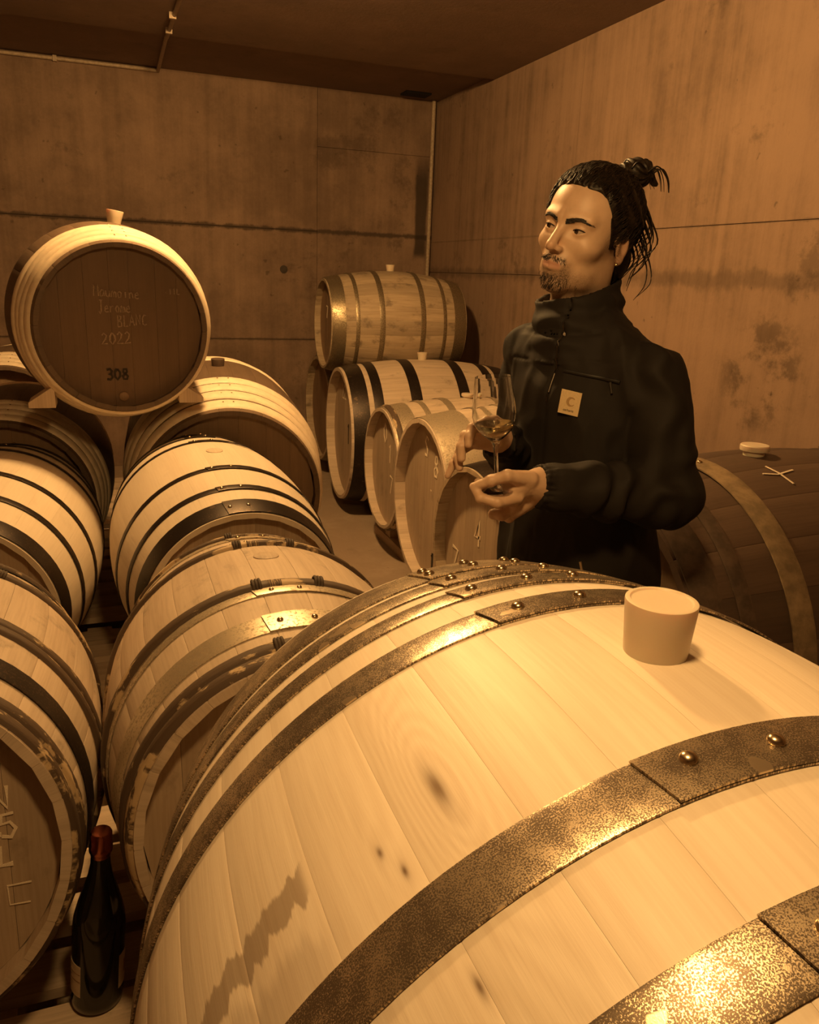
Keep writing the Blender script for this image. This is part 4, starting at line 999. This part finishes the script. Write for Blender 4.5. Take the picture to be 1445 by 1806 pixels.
# earring
b = MB(); ec = np.array([.082, .0, -.041]); 
b.lathe([(0, .0032), (.0022, .0022), (.0032, 0), (.0022, -.0022), (0, -.0032)], 14, Matrix.Translation(Vector(from_head(ec)))); er = b.build('earring', plain('bright_metal', (.9, .75, .5), .12, 1.0, .02, 10, 0), person, 180); er['label'] = 'small shiny ear stud'

# jacket
def ridges(X, Y, Z, fx, fy, fz, sc):
    n = vnoise(X*fx, Y*fy, Z*fz, sc); return 1-np.abs(2*n-1)
def jacket_sdf(X, Y, Z):
    u = X*bL[0]+Y*bL[1]; v = X*bF[0]+Y*bF[1]
    d = ell(u, v, Z, (0, -.004, 1.235), (.166, .116, .205))
    d = smin(d, ell(u, v, Z, (.006, -.004, 1.02), (.166, .124, .20)), .08)
    d = smin(d, ell(u, v, Z, (.015, -.022, .90), (.176, .138, .15)), .06)
    d = smin(d, cap(X, Y, Z, shL, (shL+shR)/2+np.array([0, 0, .040]), .050, .050), .05)    # shoulder slopes
    d = smin(d, cap(X, Y, Z, shR, (shL+shR)/2+np.array([0, 0, .040]), .050, .050), .05)
    wr = (ridges(X, Y, Z, 1, 1, .45, 13.)-.5)*.014 + (ridges(X, Y, Z, 1, 1, .6, 29.)-.5)*.006
    d = d - wr
    d = np.maximum(d, .862-Z)                                                            # hem
    # sleeves
    def sleeve(a, e, w, ra, re, rw, ph):
        s1 = cap(X, Y, Z, a, e, ra, re); s2 = cap(X, Y, Z, e, w, re, rw)
        s = smin(s1, s2, .018)
        de = np.sqrt((X-e[0])**2+(Y-e[1])**2+(Z-e[2])**2)
        ax2 = (w-e)/np.linalg.norm(w-e); t2 = (X-e[0])*ax2[0]+(Y-e[1])*ax2[1]+(Z-e[2])*ax2[2]
        ax1 = (e-a)/np.linalg.norm(e-a); t1 = (X-a[0])*ax1[0]+(Y-a[1])*ax1[1]+(Z-a[2])*ax1[2]
        n = vnoise(X, Y, Z, 17.)
        L2 = np.linalg.norm(w-e)
        s = s - .0060*np.sin(t2*95+n*6+ph)*np.clip(1.15-np.abs(t2-L2*.35)/.12, 0, 1) - .0045*np.sin(t1*70+n*7+ph)*np.clip(1-np.abs(t1-.19)/.10, 0, 1)
        s = s - (ridges(X, Y, Z, .8, .8, .8, 21.)-.5)*.006
        cut = t2-(L2-.002)
        s = np.maximum(s, cut)
        # gathered cuff
        ang = np.arctan2((Z-w[2]), (X-w[0])*ax2[1]-(Y-w[1])*ax2[0])
        cuff = np.clip(1-np.abs(t2-(L2-.014))/.022, 0, 1)
        s = s + cuff*(.004+.0022*np.sin(ang*22))
        return s
    d = smin(d, sleeve(shL, elL, wrL, .060, .058, .041, 0.), .009)
    d = smin(d, sleeve(shR, elR, wrR, .052, .050, .036, 2.), .012)
    # stand-up collar: a shell around the neck, open at the front
    cx, cy, cz = to_head(X, Y, Z)
    t = np.clip((Z-1.36)/.16, 0, 1)
    nx, ny = NK[0]*(.35+.65*t)+.0, NK[1]*(.35+.65*t)
    cu = (X-nx)*bL[0]+(Y-ny)*bL[1]; cvv = (X-nx)*bF[0]+(Y-ny)*bF[1]
    rc = np.sqrt((cu/1.0)**2+((cvv-.008)/1.06)**2)
    Rc = .092-.020*t + .0030*np.sin(Z*150+3*vnoise(X, Y, Z, 14.)) + (ridges(X, Y, Z, 1, 1, 1.3, 24.)-.5)*.007
    top = 1.487 + .022*np.clip(-cvv/.08, -1, 1) + .012*cu/.08
    col = np.maximum(np.abs(rc-Rc)-.0058, np.maximum(Z-top, 1.345-Z))
    d = smin(d, col, .006)
    d = d + .0035*np.clip(1-np.abs(Z-(1.412+.05*cu-.12*cvv))/.005, 0, 1)*(rc < .115)
    d = smax(d, -np.maximum(rc-(Rc-.005), np.maximum(1.40-Z, Z-1.6)), .004)                 # neck opening
    # front zip groove, yoke seam and pocket seams
    fz = np.where(v > .02, np.abs(u+.004), 1.0)
    d = d + .0030*np.clip(1-fz/.006, 0, 1)*(Z < 1.47)
    yz = 1.352+.05*np.clip(u, -.1, .2)
    d = d + .0028*np.clip(1-np.abs(Z-yz)/.004, 0, 1)*(v > .0)*(np.abs(u) < .135)
    return d
jv, jf = field(jacket_sdf, (-.30, -.36, .85), (.30, .30, 1.545), .0046)
T = NT('black_softshell'); ob = T.coord('Object'); nn = T.noise(ob, 900, 3, .6); n2 = T.noise(ob, 9, 4, .6)
T.bump(nn, .25, .0008)
M_['jacket'] = T.fin(T.mix(n2, (.0085, .0066, .0055), (.015, .0115, .0092)), .75, 0.0, Specular_IOR_Level=.3)
jk = mesh_obj('jacket', jv, jf, M_['jacket'], person, 180); jk['label'] = 'black zipped jacket with stand-up collar'
def on_jacket(u, z, off=0.0, side=1):
    v = .30
    for _ in range(120):
        X = np.array([[[u*bL[0]+v*bF[0]]]]); Y = np.array([[[u*bL[1]+v*bF[1]]]]); Z = np.array([[[z]]])
        # torso only
        uu, vv = u, v
        dd = float(jacket_sdf(X, Y, Z)[0, 0, 0])
        if dd < .0006: break
        v -= max(dd*.6, .0008)
    return np.array([u*bL[0]+(v+off)*bF[0], u*bL[1]+(v+off)*bF[1], z])
b = MB(); b.tube([on_jacket(-.004, z, .001) for z in np.linspace(1.275, 1.425, 18)], .0024, 6); zp = b.build('zip', plain('dark_zip', (.05, .04, .03), .35, .7, .1, 200, 0), jk, 60)
b = MB(); b.tube([on_jacket(u, 1.338-.10*u, .002) for u in np.linspace(.018, .128, 16)], .0032, 6); b.build('pocket_zip', plain('pocket_zip', (.008, .007, .006), .5, 0, .1, 200, 0), jk, 60)
b = MB(); pz = on_jacket(.112, 1.324, .006); b.tube([pz, pz+np.array([.004, -.004, -.020])], [.003, .0022], 6); b.build('zip_puller', plain('zip_cord', (.03, .025, .02), .5, 0, .1, 200, 0), jk, 60)
b = MB(); hz0 = [on_jacket(.115-(z-.955)*.35, z, .002) for z in (.925, .955, .975)]
b.tube(hz0, .003, 6); b.build('side_pocket_zip', plain('steel_zip', (.5, .4, .28), .3, .9, .1, 300, 0), jk, 60)
# chest patch with a C-shaped mark and a word under it
def patch():
    uc, zc, hw, hh = .050, 1.280, .0205, .0225
    sl = R(-6)
    def P(a, c, off):
        uu = uc + (a*math.cos(sl)-c*math.sin(sl)); zz = zc + (a*math.sin(sl)+c*math.cos(sl))
        return p0 + tl*(a*math.cos(sl)-c*math.sin(sl)) + np.array([0, 0, 1])*(a*math.sin(sl)+c*math.cos(sl)) + nf*off
    pa, pb = on_jacket(uc-.02, zc), on_jacket(uc+.02, zc); tl = (pb-pa)/np.linalg.norm(pb-pa)
    p0 = (pa+pb)/2; nf = np.array([-tl[1], tl[0], 0]); nf = nf if nf @ bF > 0 else -nf
    p0 = p0 + nf*.0075
    b = MB(); V = []
    for off in (0, .0022):
        for (a, c) in ((-hw, -hh), (hw, -hh), (hw, hh), (-hw, hh)): V.append(P(a, c, off))
    b.add(V, [(0, 3, 2, 1), (4, 5, 6, 7), (0, 1, 5, 4), (1, 2, 6, 5), (2, 3, 7, 6), (3, 0, 4, 7)])
    pt = b.build('chest_patch', plain('patch_cloth', (.68, .53, .31), .8, 0, .06, 300), jk); pt['label'] = 'square pale patch with a small logo'
    lm = plain('patch_print', (.42, .28, .13), .8, 0, .05, 300, 0)
    b = MB(); V = []; n = 22
    for i in range(n+1):                      # open swirl shaped like a C with a wave tail
        t = i/n; an = R(40+290*t); rr = .0098*(1-.12*t)
        w2 = .0016+.0042*math.sin(math.pi*min(1, t*1.05))**1.2
        for s in (-1, 1): V.append(P((rr-w2*.5+s*w2*.5)*math.cos(an)+.002, (rr-w2*.5+s*w2*.5)*math.sin(an)+.002, .0025))
    b.add(V, [(2*i, 2*i+1, 2*i+3, 2*i+2) for i in range(n)])
    b.build('patch_logo', lm, pt)
    cu_ = bpy.data.curves.new('patch_word', 'FONT'); cu_.body = 'carhartt'; cu_.size = .0066; cu_.align_x = 'CENTER'; cu_.extrude = .0002
    to = bpy.data.objects.new('patch_word_curve', cu_); COL.objects.link(to); dg = bpy.context.evaluated_depsgraph_get()
    m2 = bpy.data.meshes.new_from_object(to.evaluated_get(dg)); bpy.data.objects.remove(to)
    for v in m2.vertices:
        v.co = Vector(P(v.co.x, v.co.y-.0165, .0026+v.co.z))
    m2.materials.clear(); m2.materials.append(plain('patch_ink', (.06, .04, .025), .8, 0, .05, 300, 0))
    link('patch_word', m2, pt)
patch()
# trousers and shoes
def trous(X, Y, Z):
    u = X*bL[0]+Y*bL[1]; v = X*bF[0]+Y*bF[1]
    d = ell(u, v, Z, (0, 0, .88), (.150, .112, .14))
    for sx in (-1, 1):
        hip = bL*sx*.078+np.array([0, 0, .84]); kn = bL*sx*.092+bF*.02+np.array([0, 0, .47]); an = bL*sx*.10+np.array([0, 0, .06])
        d = smin(d, cap(X, Y, Z, hip, kn, .088, .066), .035); d = smin(d, cap(X, Y, Z, kn, an, .066, .056), .012)
    d = d - (ridges(X, Y, Z, 1, 1, .6, 16.)-.5)*.008
    return np.maximum(np.maximum(d, .045-Z), Z-.93)
tv, tf = field(trous, (-.26, -.26, .03), (.26, .26, .95), .007)
mesh_obj('trousers', tv, tf, plain('dark_trousers', (.022, .018, .016), .8, 0, .2, 60, .2), person, 180)
for sx in (-1, 1):
    a0 = bL*sx*.10
    def shoe(X, Y, Z, a0=a0):
        u = (X-a0[0])*bL[0]+(Y-a0[1])*bL[1]; v = (X-a0[0])*bF[0]+(Y-a0[1])*bF[1]
        d = ell(u, v, Z, (0, .045, .035), (.046, .135, .045)); d = smin(d, ell(u, v, Z, (0, -.02, .07), (.042, .055, .055)), .03)
        return np.maximum(d, .001-Z)
    c0 = a0+bF*.045
    sv, sf = field(shoe, (c0[0]-.16, c0[1]-.16, -.01), (c0[0]+.16, c0[1]+.16, .15), .006)
    mesh_obj('shoe', sv, sf, plain('black_shoe', (.02, .016, .014), .5), person, 180)

# ------------------------------------------------------------------ wine glass held by its foot
gb = np.array([.1510, 1.334, 1.1480]); gt = np.array([.1290, 1.330, 1.3500])
gw = pr*float(gb[0])+pf*float(gb[1])+Vector((0, 0, float(gb[2])))
ga = gt-gb; gax = (pr*float(ga[0])+pf*float(ga[1])+Vector((0, 0, float(ga[2])))).normalized()
GM = Matrix.Translation(gw) @ gax.to_track_quat('Z', 'Y').to_matrix().to_4x4()
g = empty('wine_glass', gw); g.matrix_world = GM
tag(g, 'stemmed wine glass with a little white wine held by its foot', 'glass')
T = NT('clear_glass'); M_['glass'] = T.fin((1, 1, 1), .0, 0.0, Transmission_Weight=1.0, IOR=1.45)
GH = .198
out = [(.0300, .0), (.0305, .0012), (.028, .0022), (.012, .0040), (.0052, .0070), (.0036, .014), (.0033, .040), (.0036, .066), (.0050, .080), (.0090, .0885), (.0190, .0965), (.0290, .1065), (.0352, .1190), (.0374, .1310), (.0366, .1480), (.0335, .1700), (.0298, .1975)]
inn = [(.0290, .1978), (.0327, .1700), (.0358, .1480), (.0366, .1310), (.0344, .1195), (.0282, .1073), (.0184, .0975), (.0085, .0910), (.0, .0898)]
b = MB(); b.lathe([(0, 0)] + out + inn, 64); b.build('glass_body', M_['glass'], g, 60)
T = NT('white_wine'); M_['wine'] = T.fin((.97, .86, .48), .0, 0.0, Transmission_Weight=1.0, IOR=1.34)
b = MB(); wl = .118; b.lathe([(0, .0902), (.0083, .0914), (.0182, .0979), (.0280, .1077), (.0335, .1165), (.0340, wl), (.0, wl)], 56); b.build('wine', M_['wine'], g, 40)['label'] = 'shallow pale white wine'
